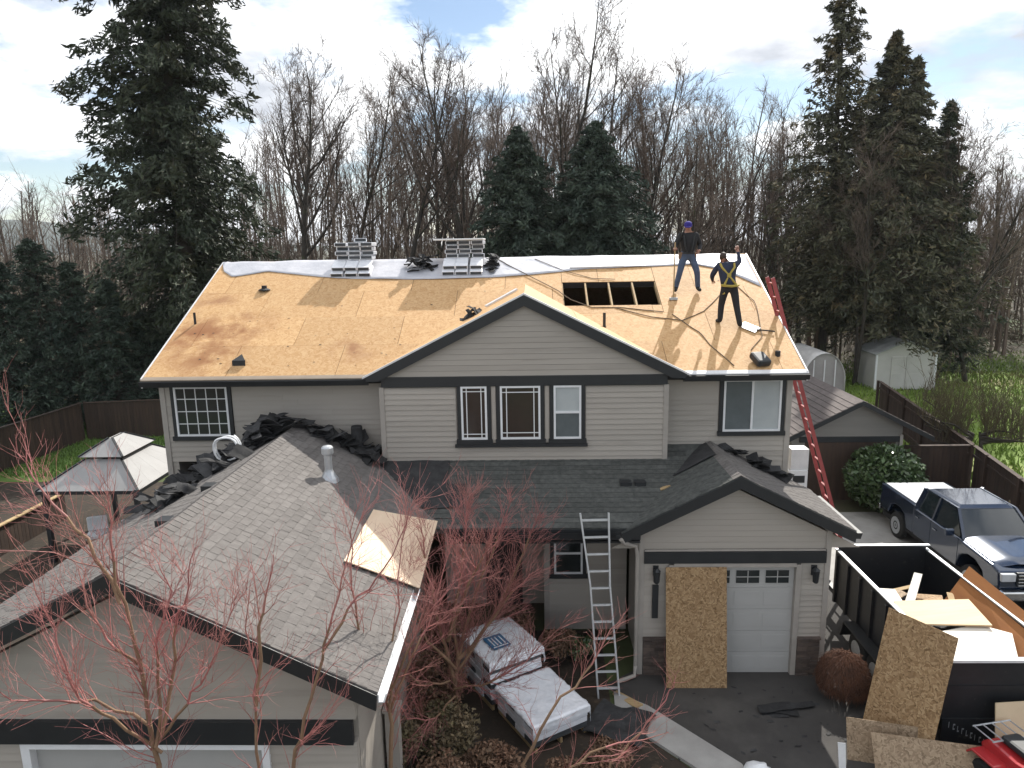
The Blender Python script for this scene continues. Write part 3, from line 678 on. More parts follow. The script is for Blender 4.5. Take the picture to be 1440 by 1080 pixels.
VAR = [bare_tree(31, 22, .30, .34, .85, 1.25, 1, 20), bare_tree(32, 22, .26, .34, .75, 1.15, 2, 15), bare_tree(33, 23, .27, .42, .70, 1.15, 1, 19),
       bare_tree(34, 20, .19, .35, .60, 1.0, 2, 13), bare_tree(35, 18, .16, .22, .55, 1.0, 3, 11), bare_tree(36, 21, .24, .45, .80, 1.15, 1, 18)]
VH = [22, 22, 23, 20, 18, 21]
def place_bare(x, y, h, var, rz, label, wid=1.0):
    t = thing('bare_tree', label, 'tree', (x, y, 0), 0, 'leafless trees behind the house')
    s = h/VH[var]; M4 = Matrix.Translation((x, y, -.15)) @ Matrix.Rotation(rz, 4, 'Z') @ Matrix.Diagonal((s*wid, s*wid, s, 1))
    inst(VAR[var][0], 'trunk', t, M4); inst(VAR[var][1], 'crown', t, M4)
BT = [
 (-36.6, 55, 15.8, 4, .3, 'short thin bare tree at the far left edge, left of the big cedar'),
 (-16.0, 50, 22.6, 0, 1.1, 'bare tree forking into two tall leaders just right of the big cedar'),
 (-15.2, 56, 22.4, 2, 2.0, 'slim bare tree crowded against the forked tree beside the big cedar'),
 (-18.5, 62, 23.5, 5, 0.4, 'farther bare tree showing between the big cedar and the forked tree'),
 (-13.9, 62, 23.2, 3, 4.0, 'thin distant bare tree rising above the gap left of the left shingle stack'),
 (-9.3, 48, 22.6, 2, 3.1, 'straight tall bare tree rising above the left shingle stack'),
 (-6.9, 52, 22.0, 1, 0.9, 'twin stemmed bare tree standing between the two shingle stacks'),
 (-3.6, 50, 22.6, 0, 2.6, 'broad bare tree with mossy trunk rising above the right shingle stack'),
 (-2.4, 58, 21.8, 3, 5.2, 'thin bare tree behind the left one of the two small firs'),
 (0.1, 52, 24.8, 2, 1.5, 'tallest bare tree of the row, poking above the left small fir'),
 (3.2, 60, 23.8, 5, 2.2, 'distant bare tree between the tips of the two small firs'),
 (5.2, 55, 22.6, 1, 4.4, 'double stemmed bare tree above the right small fir'),
 (6.6, 50, 20.2, 0, 5.5, 'wide bare tree just right of the right small fir'),
 (10.0, 56, 20.4, 2, 0.2, 'slim bare tree above the roofer in the blue cap'),
 (10.0, 47, 17.6, 4, 1.2, 'clump of thin bare stems behind the roofer in the blue cap'),
 (11.7, 52, 20.0, 3, 3.6, 'bare tree with two thin leaders left of the navy shirted roofer'),
 (15.3, 60, 19.5, 5, 1.9, 'distant bare tree above the right end of the ridge'),
 (14.8, 50, 17.6, 4, 2.9, 'bushy bare tree of several stems over the right rake of the roof'),
 (18.7, 56, 18.2, 0, 0.7, 'far bare tree seen past the top of the red ladder'),
 (17.1, 48, 16.4, 3, 5.0, 'dark double trunked bare tree standing just left of the tall right conifers'),
 (20.3, 54, 17.2, 2, 4.1, 'slender bare tree half hidden by the tallest right conifer'),
 (28.4, 60, 17.5, 5, 0.1, 'far bare tree seen behind the three right conifers'),
 (25.6, 46, 16.2, 1, 3.9, 'leaning bare tree with two dark trunks right of the right conifers'),
 (28.7, 50, 16.4, 3, 2.4, 'thin bare tree behind the leaning pair right of the conifers'),
 (33.9, 55, 15.2, 4, 5.7, 'low bushy bare tree near the right edge of the wood'),
 (19.6, 43.0, 15.0, 3, 1.3, 'thin brown bare tree standing in front of the tallest right conifer'),
 (22.6, 43.0, 13.5, 4, 2.6, 'brown multi stemmed bare tree in front of the middle right conifer'),
 (26.6, 43.5, 14.5, 5, .8, 'brown bare tree just outside the shortest right conifer'),
 (38.7, 60, 15.6, 0, 3.3, 'bare tree at the far right edge of the wood')]
for b in BT: place_bare(*b)

def wood_top(x, y):
    """height of the wood's skyline, lower towards both ends."""
    u = x/y; pts = [(-.8, .10), (-.42, .12), (-.34, .22), (-.2, .255), (.1, .25), (.2, .215), (.33, .185), (.5, .15), (.62, .125), (.9, .11)]
    for (a, ta), (b, tb_) in zip(pts, pts[1:]):
        if a <= u <= b: return 8.85 + y*(ta+(tb_-ta)*(u-a)/(b-a))
    return 8.85+y*.1
def far_wood(name, n, x0, x1, y0, y1, lo, hi, seed, mat=twig_grey):
    """the wood behind the row: stems too many to count."""
    g = random.Random(seed); m = MB()
    for i in range(n):
        x, y = g.uniform(x0, x1), g.uniform(y0, y1); h = wood_top(x, y)*g.uniform(lo, hi); lean = rvec(g, .05)
        tp, tr = limb(g, Vector((x, y, -.3)), Vector((lean.x, lean.y, 1)), h, g.uniform(.08, .17), 6, .04, .02); m.tube(tp, tr, 4, False)
        for j in range(int(h*1.5)):
            p, d, r_ = at_curve(tp, tr, g.uniform(.15, .98)**.8); lp, lr = limb(g, p, side_dir(g, d, g.uniform(.35, .9)), g.uniform(.8, 3.4), .03, 3, .14, .14); m.tube(lp, lr, 3, False)
            for k_ in range(4):
                p2, d2, r2_ = at_curve(lp, lr, g.uniform(.2, 1)); wp, wr = limb(g, p2, side_dir(g, d2, .6), g.uniform(.5, 1.5), .017, 1, .1, .1); m.tube(wp, wr, 3, False)
    m.build(name, mat, kind='stuff')
far_wood('far_wood', 520, -70, 75, 60, 100, .45, .88, 8)
far_wood('far_wood', 150, -20, 36, 49, 62, .35, .80, 9)
far_wood('far_wood', 80, -62, 70, 58, 80, .86, 1.0, 12)

def leaf_quads(g, n, c, rad, size, up=.0, flat=1.0, aspect=.5, bias=None):
    """n random leaf quads in an ellipsoid; returns (n,4,3)."""
    p = g.normal(0, 1, (n, 3)); p /= np.linalg.norm(p, axis=1)[:, None]; p *= (g.uniform(0, 1, n)**.45)[:, None]; p = p*np.array(rad)+np.array(c)
    a = g.normal(0, 1, (n, 3)); a[:, 2] = a[:, 2]*flat + up; a = a if bias is None else a*.55+np.array(bias); a /= np.linalg.norm(a, axis=1)[:, None]
    b = np.cross(a, g.normal(0, 1, (n, 3))); b /= np.linalg.norm(b, axis=1)[:, None]
    s = size*g.uniform(.6, 1.4, n)[:, None]
    u = a*s*.5; v = b*s*.5*aspect
    return np.stack([p-u, p-u*.1+v, p+u, p-u*.1-v], 1)
def conifer(seed, Hh, Rm, base, tr, clumps, per, size, shape=.9, droop=.5, gap=.0, mat=None, name='conifer', label='', x=0, y=0, group=None, lop=None):
    """trunk, boughs and crown of needle sprays set along drooping boughs."""
    g = np.random.RandomState(seed); r_ = random.Random(seed)
    t = thing(name, label, 'tree', (x, y, 0), 0, group)
    T = MB(); T.tube([(x, y, -.3), (x+r_.gauss(0, .05), y, Hh*.4), (x+r_.gauss(0, .1), y, Hh*.8), (x, y, Hh)], [tr, tr*.75, tr*.28, .01], 8)
    Q = []
    nb = clumps
    for i in range(nb):
        f = (i+r_.random())/nb; h = base + (Hh-base)*f**.92
        prof = (1-f)**shape*(.55+.45*min(1, f*5+.3))
        a = r_.uniform(0, 6.283); Ln = Rm*prof*(r_.uniform(.45, 1.0) if r_.random() < .75 else r_.uniform(.9, 1.3))+.12
        if lop: Ln *= lop(a, f)
        dx, dy = math.cos(a), math.sin(a); dz = -droop*Ln*r_.uniform(.5, 1.2)
        up = .10*Ln
        P = lambda u: np.array([x+dx*Ln*u, y+dy*Ln*u, h + up*math.sin(u*2.2) + dz*u*u])
        T.tube([P(0), P(.5), P(.95)], [.035+tr*.10*(1-f), .02, .006], 3, False)
        m_ = max(2, int(Ln/ .55))
        for k_ in range(m_):
            u = (k_+.6+r_.random()*.4)/m_
            if r_.random() < gap: continue
            c = P(min(u, 1.03)); w = .16+.20*Ln*(1-abs(u-.6))*.55
            Q.append(leaf_quads(g, per, c - np.array([0, 0, w*.35]), (w, w, w*.75), size, flat=.8, aspect=.27, bias=(dx*.6, dy*.6, -.55*droop-.15)))
    T.build('trunk', bark, t)
    MB().quads(np.concatenate(Q)).build('crown', mat or needle, t)
    return t
conifer(51, 36, 5.2, 3.0, .50, 780, 40, .38, shape=.55, droop=.45, gap=.30, mat=needle, name='cedar_tree', label='huge dark cedar towering behind the left end of the roof', x=-18.4, y=38)
GF = 'pair of small dark firs behind the ridge'
conifer(52, 15.2, 6.6, .6, .22, 520, 36, .34, shape=.80, droop=.25, mat=needle_blue, name='fir_tree', label='dark conical fir behind the ridge, left one of the close pair', x=-.6, y=42, group=GF)
conifer(53, 15.4, 6.9, .6, .22, 540, 36, .34, shape=.75, droop=.25, mat=needle_blue, name='fir_tree', label='dark conical fir behind the ridge, right one of the close pair', x=3.7, y=42, group=GF)
GR_ = 'tall conifers on the right'
conifer(54, 25.5, 5.4, 4.5, .30, 420, 24, .36, shape=1.0, droop=.40, gap=.36, mat=needle_brown, name='conifer', label='tallest and thinnest topped conifer of the right group, cut by the top edge', x=18.7, y=46, group=GR_)
conifer(55, 20.6, 7.2, 3.6, .32, 640, 30, .36, shape=.95, droop=.30, gap=.28, mat=needle_brown, name='conifer', label='broad olive conifer in the middle of the right group, above the pale shed', x=21.6, y=45.4, group=GR_)
conifer(56, 19.4, 5.0, 3.0, .26, 400, 30, .36, shape=.95, droop=.4, gap=.2, mat=needle_brown, name='conifer', label='slightly shorter pointed conifer at the right of the right group', x=23.5, y=46.5, group=GR_)
conifer(57, 16.6, 3.4, 1.0, .22, 300, 30, .34, shape=.8, droop=.4, gap=.2, mat=needle, name='conifer', label='shortest dark conifer on the outer right side of the right group', x=24.9, y=45, group=GR_)
GL = 'dark evergreen screen left of the house'
for i, (x, y, h, r0, lb) in enumerate([(-23.9, 34, 9.4, 2.5, 'tallest evergreen of the dark screen by the left fence'), (-22.6, 34.6, 8.3, 2.3, 'second tallest evergreen of the dark left screen, right of the tallest'), (-20.9, 34.6, 7.4, 2.0, 'slim evergreen at the right end of the dark left screen'), (-25.2, 33.2, 8.4, 2.4, 'evergreen of the dark screen nearest the left edge of the view'), (-20.2, 36.5, 5.6, 2.3, 'low evergreen tucked behind the gap of the dark left screen')]):
    conifer(60+i, h, r0, .15, .14, 230, 26, .24, shape=.55, droop=.2, mat=needle_blue, name='evergreen_tree', label=lb, x=x, y=y, group=GL)

# brush at the foot of the wood
def brush(name, n, x0, x1, y0, y1, h, seed, mat, size=.3):
    g = np.random.RandomState(seed); Q = []
    for i in range(n):
        x, y = g.uniform(x0, x1), g.uniform(y0, y1); r_ = g.uniform(.6, 1.8); hh = h*g.uniform(.4, 1)
        Q.append(leaf_quads(g, 34, (x, y, hh*.45), (r_, r_, hh*.55), size, up=.9, flat=1.0, aspect=.16))
    MB().quads(np.concatenate(Q)).build(name, mat, kind='stuff')
brush('undergrowth', 420, -60, 60, 52, 82, 3.2, 71, brush_m, .55)
brush('undergrowth', 120, -40, -17, 34, 52, 2.2, 72, brush_m, .4)
brush('undergrowth', 60, -16, 16, 44, 52, 2.6, 73, leaf_olive, .35)
brush('undergrowth', 60, 24, 50, 56, 66, 2.6, 74, brush_m, .45)
brush('undergrowth', 1300, -85, 85, 66, 120, 11.5, 75, brush_m, .75)

# ------------------------------------------------------------------ shrubs
def shrub(name, label, x, y, rx, ry, rz_, n, size, mat, seed, group=None, z0=0.0, aspect=.5, shell=False, cat='shrub'):
    g = np.random.RandomState(seed); t = thing(name, label, cat, (x, y, 0), 0, group)
    m = MB(); r_ = random.Random(seed)
    for i in range(9):
        a = r_.uniform(0, 6.28); m.tube([(x, y, 0), (x+math.cos(a)*rx*.4, y+math.sin(a)*ry*.4, rz_*.5), (x+math.cos(a)*rx*.75, y+math.sin(a)*ry*.75, rz_*r_.uniform(.7, 1.3))], [.03, .02, .006], 4, False)
    m.build('stem', bark, t)
    Q = []
    for i in range(26):
        p = g.normal(0, 1, 3); p /= np.linalg.norm(p); p[2] = abs(p[2])*1.0 if not shell else p[2]; f = g.uniform(.75, 1.0)
        c = np.array([x+p[0]*rx*.72*f, y+p[1]*ry*.72*f, z0+rz_*(.95 if shell else .75)+p[2]*rz_*(.72 if shell else .5)*f]); Q.append(leaf_quads(g, n//26, c, (rx*.36, ry*.36, rz_*.36), size, up=.25, aspect=aspect))
    if shell: Q.append(leaf_quads(g, n, (x, y, z0+rz_*.95), (rx*.98, ry*.98, rz_*.98), size, up=.3, aspect=aspect))
    MB().quads(np.concatenate(Q)).build('foliage', mat, t)
    return t
shrub('round_shrub', 'clipped round evergreen bush with glossy leaves behind the pickup truck', 11.5, 22.6, 1.30, 1.2, 1.15, 5200, .17, leaf_gloss, 81, shell=True)
shrub('low_shrub', 'small yellow green shrub along the brown fence at the right edge', 14.6, 20.2, .9, .9, .75, 1500, .12, leaf_olive, 82)
shrub('low_shrub', 'small leafy green shrub at the foot of the aluminium ladder', .95, 13.9, .42, .4, .38, 900, .09, leaf_gloss, 83)
GS = 'brown and olive garden shrubs by the wrapped pallets'
for i, (x, y, a, b, mt, lb) in enumerate([(-1.55, 10.8, .70, .75, leaf_olive, 'olive shrub left of the nearer wrapped pallet'), (-1.95, 11.9, .70, .95, leaf_brown, 'brown leaved shrub under the red twigs left of the labelled pallet'), (-.75, 10.1, .62, .55, leaf_brown, 'brown shrub in front of the nearer wrapped pallet'), (-2.35, 10.1, .62, .9, leaf_olive, 'olive brown shrub beside the left wing corner'), (-1.55, 9.5, .62, .75, leaf_brown, 'low brown shrub nearest the bottom edge left of the pallets'), (.5, 10.1, .5, .35, leaf_brown, 'low reddish brown shrub right in front of the pallet corner'), (-.5, 14.4, .6, .6, leaf_brown, 'dark brown shrub behind the labelled pallet'), (1.2, 10.7, .45, .3, leaf_brown, 'low brown plant between the pallet and the concrete path'), (-1.9, 13.4, .8, 1.0, leaf_brown, 'brown shrub under the porch eave behind the red maple'), (-.75, 9.2, .6, .5, leaf_olive, 'olive shrub at the bottom edge below the pallets'), (.55, 13.9, .5, .45, leaf_brown, 'brown shrub against the entry wall left of the ladder')]):
    shrub('garden_shrub', lb, x, y, a, a, b, 3200, .075, mt, 90+i, GS)
def dome(x, y):
    t = thing('dome_shrub', 'rust brown dome shaped dormant shrub by the stone base right of the garage door', 'shrub', (x, y, 0))
    g = random.Random(5); m = MB(); m.tube([(x, y, 0), (x+.03, y, .3), (x, y+.02, .55)], [.06, .05, .03], 6)
    m.build('stem', bark, t)
    K = MB()
    for i in range(3600):
        a = g.uniform(0, 6.283); u = g.random()**.55; th = u*1.85
        top = Vector((x+.46*math.sin(th)*math.cos(a), y+.46*math.sin(th)*math.sin(a), .42+.52*math.cos(th)))
        d = Vector((math.cos(a)*math.cos(th), math.sin(a)*math.cos(th), -math.sin(th))) + rvec(g, .25)
        q_ = top+d*.12; K.tube([top-d*.1, top+rvec(g, .012), q_+rvec(g, .02)], [.006, .005, .002], 3, False)
    K.build('twigs', M('twig_rust', (.15, .065, .035), (.085, .042, .026), scale=4, rough=.85, island=.35), t, smooth=True)
dome(5.98, 12.62)

# ------------------------------------------------------------------ red twigged maples
def maple(label, base, stems, seed, dens=1.0, twig=.0026, n2=7, lowbrown=True):
    """stems = list of polylines (world points) with a start radius; each carries ascending red twigs."""
    g = random.Random(seed); t = thing('red_twig_maple', label, 'tree', (base[0], base[1], 0), 0, 'bare red twigged maples in front of the house'); T, K = MB(), MB()
    for pts, r0 in stems:
        pts = [Vector(p) for p in pts]; fine = []
        for i in range(len(pts)-1):
            for u in (0, .34, .67): fine.append(pts[i].lerp(pts[i+1], u) + rvec(g, .018))
        fine.append(pts[-1]); n = len(fine); rad = [r0*(1-.9*i/(n-1))+.002 for i in range(n)]
        cut_ = next((i for i, r in enumerate(rad) if r < .015), n-1); cut_ = max(1, min(cut_, n-2))
        T.tube(fine[:cut_+1], rad[:cut_+1], 7, False); K.tube(fine[cut_:], rad[cut_:], 5, False)
        L_ = sum((fine[i+1]-fine[i]).length for i in range(n-1))
        for j in range(int(L_*n2*dens)):
            tt = g.uniform(.15, 1)**1.15; p, d, r_ = at_curve(fine, rad, tt); l1 = g.uniform(.35, 1.0)*(1.25-.75*tt)
            bp, br = limb(g, p, side_dir(g, d, g.uniform(.35, .75)), l1, max(.0037, min(r_*.5, .008)), 4, .12, .07); K.tube(bp, br, 3, False)
            for q_ in range(int(3+l1*5*dens)):
                p2, d2, _ = at_curve(bp, br, g.uniform(.15, 1)); l2 = g.uniform(.14, .48)
                wp, wr = limb(g, p2, side_dir(g, d2, g.uniform(.35, .75)), l2, twig, 3, .12, .08); wr = [twig*(1-.5*i/3) for i in range(4)]; K.tube(wp, wr, 3, False)
                if g.random() < .6*dens:
                    p3, d3, _ = at_curve(wp, wr, g.uniform(.3, .9)); wp3, wr3 = limb(g, p3, side_dir(g, d3, .6), l2*.6, twig*.8, 2, .1, .08); K.tube(wp3, wr3, 3, False)
    T.build('trunk', bark_tan, t, smooth=True); K.build('twigs', bark_red, t, smooth=True)
def px(lst): return [tuple(atY(x, y, Y)) for x, y, Y in lst]
b1 = (-4.35, 7.0, 0)
maple('red twigged bare maple whose trunk stands before the left garage doors', b1, [
    ([b1, (-4.33, 7, 1.6)] + px([(222, 1080, 7.0), (205, 980, 6.95), (172, 850, 6.9), (155, 760, 6.9), (150, 690, 6.9)]), .040),
    (px([(222, 1060, 7.0), (160, 1010, 6.8), (110, 985, 6.6), (85, 900, 6.6), (62, 850, 6.6), (35, 800, 6.6)]), .018),
    (px([(215, 1020, 7.0), (130, 990, 6.9), (60, 985, 6.6), (20, 985, 6.4), (-20, 965, 6.3)]), .018),
    (px([(172, 850, 6.9), (120, 760, 7.0), (75, 710, 7.05), (45, 670, 7.1), (30, 610, 7.15)]), .02),
    (px([(225, 1050, 7.0), (222, 960, 7.1), (220, 900, 7.1), (240, 830, 7.15), (222, 790, 7.2)]), .02),
    (px([(226, 1040, 7.0), (243, 950, 7.2), (245, 880, 7.2), (262, 830, 7.25), (275, 770, 7.3)]), .022),
    (px([(228, 1040, 7.0), (265, 990, 6.8), (290, 945, 6.7), (310, 900, 6.6), (330, 850, 6.6)]), .016),
    (px([(195, 930, 6.95), (150, 900, 6.8), (125, 850, 6.7), (110, 800, 6.7)]), .016)], 5, 1.25)
b2 = (-3.25, 7.0, 0)
maple('slim bare maple with few pinkish twigs between the two left garage maples', b2, [
    ([b2] + px([(362, 1080, 7.0), (360, 1000, 7), (357, 930, 7.0), (347, 890, 7.0), (352, 820, 7.05)]), .02),
    (px([(360, 990, 7.0), (366, 900, 7.05), (372, 840, 7.1), (385, 780, 7.1)]), .022)], 6, .6)
b3 = (-2.85, 7.3, 0)
maple('bare maple with one long trunk leaning right across the left wing roof', b3, [
    ([b3] + px([(412, 1080, 7.3), (430, 1010, 7.3), (450, 930, 7.35), (470, 860, 7.4), (485, 790, 7.5), (520, 700, 7.6)]), .026),
    (px([(455, 915, 7.35), (490, 855, 7.45), (530, 820, 7.5), (560, 760, 7.6), (590, 700, 7.6)]), .016)], 7, .7)
b4 = (-2.3, 9.0, 0)
maple('vase shaped bare maple at the corner of the left wing with tan trunk', b4, [
    ([b4] + px([(552, 1040, 9.0), (545, 985, 9), (520, 930, 9.0), (500, 870, 8.95), (490, 800, 8.9), (500, 720, 8.9)]), .034),
    (px([(548, 1000, 9.0), (548, 930, 9.0), (560, 860, 9.1), (562, 790, 9.2), (575, 710, 9.2)]), .02),
    (px([(550, 1000, 9.0), (575, 930, 9.2), (600, 880, 9.4), (625, 800, 9.5), (640, 720, 9.6)]), .02),
    (px([(546, 985, 9.0), (580, 900, 8.9), (610, 850, 8.8), (650, 810, 8.8)]), .018)], 8, 1.0)
b5 = (-1.45, 11.6, 0)
maple('dense red twigged maple filling the space before the porch', b5, [
    ([b5] + px([(640, 960, 11.6), (620, 880, 11.6), (600, 800, 11.6), (590, 740, 11.5)]), .05),
    (px([(640, 950, 11.6), (660, 860, 11.8), (690, 780, 11.9), (720, 700, 12.0)]), .036),
    (px([(640, 950, 11.6), (680, 890, 11.7), (720, 830, 11.8), (760, 800, 11.9)]), .03),
    (px([(640, 960, 11.6), (640, 850, 11.7), (655, 760, 11.8), (660, 700, 11.9)]), .03),
    (px([(640, 940, 11.6), (600, 900, 11.2), (580, 850, 11.0), (575, 790, 11)]), .03),
    (px([(632, 960, 11.4), (590, 960, 10.9), (545, 930, 10.4), (520, 880, 10.2)]), .02),
    (px([(640, 970, 11.4), (690, 960, 11.0), (740, 930, 10.8), (790, 880, 10.8)]), .02),
    (px([(640, 980, 11.2), (610, 1010, 10.5), (575, 1010, 10.0), (550, 960, 9.9)]), .018),
    (px([(645, 930, 11.6), (700, 860, 12.2), (740, 770, 12.4), (760, 720, 12.4)]), .04),
    (px([(630, 900, 11.6), (660, 820, 11.0), (690, 760, 10.9)]), .04)], 9, 1.6, .0033, 8)
b6 = (1.0, 9.4, 0)
maple('small bare red twigged maple leaning over the wrapped pallets from below', b6, [
    ([(.3, 9.3, 0)] + px([(735, 1080, 9.3), (775, 1000, 9.4), (820, 950, 9.6), (850, 900, 9.8), (880, 860, 10)]), .03),
    ([(.9, 9.3, 0)] + px([(860, 1075, 9.4), (900, 1030, 9.6), (935, 985, 9.8), (950, 950, 9.9)]), .022),
    ([(.6, 9.3, 0)] + px([(800, 1080, 9.3), (850, 1050, 9.4), (905, 1040, 9.4), (940, 1030, 9.3)]), .022)], 10, .6)

# pruned fruit tree behind the right fence
def fruit(x, y):
    g = random.Random(77); t = thing('fruit_tree', 'low pruned fruit tree with upright shoots on the bright right lawn', 'tree', (x, y, 0)); T, K = MB(), MB()
    for bx, sx in ((x, -1), (x+.55, 1)):
        tp, tr = limb(g, Vector((bx, y, 0)), Vector((sx*.1, 0, 1)), 1.7, .13, 5, .08, .05); T.tube(tp, tr, 7, False)
        for i in range(7):
            a = g.uniform(-1.0, 1.0) + (math.pi if sx < 0 else 0); p, d, r_ = at_curve(tp, tr, g.uniform(.55, 1))
            lp, lr = limb(g, p, Vector((math.cos(a), math.sin(a)*.7, .3)), g.uniform(1.3, 2.3), .06, 6, .16, .02); T.tube(lp, lr, 5, False)
            for j in range(26):
                p2, d2, _ = at_curve(lp, lr, g.uniform(.15, 1)); wp, wr = limb(g, p2, Vector((g.gauss(0, .3), g.gauss(0, .3), 1)), g.uniform(.6, 2.2), .011, 4, .1, .1); K.tube(wp, wr, 3, False)
                for k_ in range(4): p3, d3, _ = at_curve(wp, wr, g.uniform(.2, 1)); vp, vr = limb(g, p3, side_dir(g, d3, .6), g.uniform(.2, .6), .008, 2, .1, .1); K.tube(vp, vr, 3, False)
    T.build('trunk', bark, t, smooth=True); K.build('twigs', M('twig_olive', (.13, .105, .055), (.09, .075, .045), scale=1, rough=.9), t, smooth=True)
fruit(16.1, 25.8)

# ------------------------------------------------------------------ things on the main roof
def poly_on_roof(pts, dz): return [(x, y, roofz(y)+dz) for x, y in pts]
def underlay_sheet():
    low = [(XL+.01, 19.95), (-8.45, 19.55), (-8.1, 19.25), (-7.7, 19.36), (-7.2, 19.50), (-6.3, 19.32), (-5.2, 19.10), (-3.9, 19.02), (-2.6, 18.98), (-1.2, 19.02), (-.4, 19.08), (.6, 19.22), (1.6, 19.38), (2.6, 19.40), (3.6, 19.46), (4.4, 19.50), (4.9, 19.30), (5.4, 18.9), (5.86, 18.4)]
    vs = []; fs = []; n = 150; m_ = 8
    for i in range(n+1):
        x = XL+.01 + (5.86-XL-.01)*i/n
        for a, b in zip(low, low[1:]):
            if a[0] <= x <= b[0]+1e-6: yl = a[1]+(b[1]-a[1])*(x-a[0])/(b[0]-a[0]); break
        for j in range(m_+1):
            y = yl + (YR+.12-yl)*j/m_; w = .010+.022*max(0, noise.noise(Vector((x*1.3, y*2.5, 1)))) + (.02 if j == 0 else 0)*max(0, noise.noise(Vector((x*.9, 0, 7)))) * 2
            z = roofz(y) if y <= YR else 2*ZR-roofz(y)
            vs.append((x, y, z+w+.008))
    for i in range(n):
        for j in range(m_): a = i*(m_+1)+j; fs.append((a, a+m_+1, a+m_+2, a+1))
    o = MB().add(vs, fs).build('underlayment', underlay, org=(-1.3, 19.5, 8.2), smooth=True); tag(o, 'wrinkled white underlayment sheet running along the ridge of the bare roof', 'roofing sheet')
    so_ = o.modifiers.new('thick', 'SOLIDIFY'); so_.thickness = .004
underlay_sheet()
def roof_pt(x, Y, dz=0): return Vector((x, Y, roofz(Y)+dz))
# pipes and vents through the deck (parts of the house)
def pipe(x, Y, h, r, mat, name='vent_pipe'):
    p = roof_pt(x, Y); m = MB(); m.lathe([(r, -.05), (r, h), (r*.8, h), (r*.8, h-.02)], p, 10); o = m.build(name, mat, H); return o
pipe(-8.25, 17.2, .28, .03, trim_dark); pipe(1.72, 16.85, .34, .035, trim_dark); pipe(-7.0, 18.62, .10, .06, rubber); pipe(-6.55, 15.75, .05, .05, trim_dark)
MB().lathe([(.16, .0), (.16, .01), (.07, .05), (.065, .12)], roof_pt(-7.0, 18.62, .005), 12).build('pipe_boot', felt, H)
m = MB(); m.prism([roof_pt(-6.75, 15.62, .0), roof_pt(-6.45, 15.62, 0), roof_pt(-6.6, 15.85, 0), ], (0, 0, .12)); m.build('roof_vent', trim_dark, H)
pipe(5.45, 15.75, .10, .06, trim_dark)
# flue with cap on the left wing
f0 = atY(463, 672, 13.2); f0 = Vector((f0.x, 13.2, zA-SL*abs(f0.x-XA)))
m = MB(); m.lathe([(.19, -.06), (.17, .02), (.085, .16), (.075, .2), (.075, .50)], f0, 14); fl = m.build('flue', galv, H)
MB().lathe([(.10, .50), (.115, .52), (.115, .63), (.09, .66), (.02, .68)], f0, 14).build('flue_cap', galv, fl)
# small box vents on the wing roofs
def box_vent(x, Y, zfun, mat=trim_dark):
    z = zfun(x, Y); m = MB(); m.box(x-.12, x+.12, Y-.11, Y+.11, z-.1, z+.055); m.build('roof_vent', mat, H)
zl = lambda x, Y: zA-SL*abs(x-XA); zs = lambda x, Y: z0s+sk*(Y-Y0s)
box_vent(-5.5, 9.9, zl); box_vent(-5.55, 11.5, zl); box_vent(1.95, 14.45, zs); box_vent(2.25, 14.45, zs)

# bundles of shingles stacked on the ridge
def bundle_proto():
    t = thing('shingle_bundle', '', 'bundle'); m = MB()
    m.add([(-.168, 0, .006), (.168, 0, .006), (.168, 1, .006), (-.168, 1, .006), (-.168, 0, .108), (.168, 0, .108), (.168, 1, .108), (-.168, 1, .108)], [(0, 3, 2, 1), (4, 5, 6, 7), (0, 1, 5, 4), (1, 2, 6, 5), (2, 3, 7, 6), (3, 0, 4, 7)])
    w = m.build('wrapper', wrap_m, t, local=True); bevel(w, .018, 2)
    MB().box(-.145, .145, -.006, .0, .020, .098).build('bundle_end', bundle_end, t, local=True); MB().box(-.145, .145, 1.0, 1.006, .020, .098).build('bundle_end', bundle_end, t, local=True)
    return t
BP = bundle_proto(); first = True
def put_bundle(x, y, z, rz, tilt, label, group):
    global first
    o = BP if first else copy_tree(BP); first = False
    o.location = (x, y, z); o.rotation_euler = (tilt, 0, rz)
    if tilt: o.scale = (1, .46, 1)
    o['label'] = label; o['group'] = group
for (xc_, lb, gr, rows) in ((-4.80, 'white wrapped shingle bundle in the left one of the two ridge stacks', 'bundles in the left ridge stack', 4), (-1.80, 'white wrapped shingle bundle in the right one of the two ridge stacks', 'bundles in the right ridge stack', 4)):
    for c in (-1, 0, 1):
        cw = ('left', 'middle', 'right')[c+1]; sw = 'left' if xc_ < -3 else 'right'
        for k_ in range(2): put_bundle(xc_+c*.36+rng.uniform(-.02, .02)-.04, 19.15+.06*k_, roofz(19.15+.06*k_)+.02+k_*.125, 0, math.atan(SL), ('lower', 'upper')[k_]+' wrapped bundle of the '+cw+' pair lying on the slope before the '+sw+' ridge stack', gr)
        for r_ in range(rows): put_bundle(xc_+c*.355+rng.uniform(-.035, .035), 19.55+rng.uniform(-.10, .08), ZR+.02+r_*.116, rng.uniform(-.10, .10), 0, 'white wrapped bundle in the '+cw+' column, '+('bottom', 'second', 'third', 'top')[r_]+' layer of the '+sw+' ridge stack', gr)
put_bundle(-4.62, 19.6, ZR+.02+4*.116, .25, 0, 'single loose shingle bundle lying on top of the left ridge stack', 'loose bundles on the ridge')
cv_ = MB(); cv_.box(-2.62, -1.28, 19.42, 20.6, ZR+.02+4*.116+.008, ZR+.02+4*.116+.05); o = cv_.build('cover_board', white_paint, org=(-1.95, 20, ZR+.49)); tag(o, 'flat white board covering the right ridge stack of bundles', 'board'); bevel(o, .012)

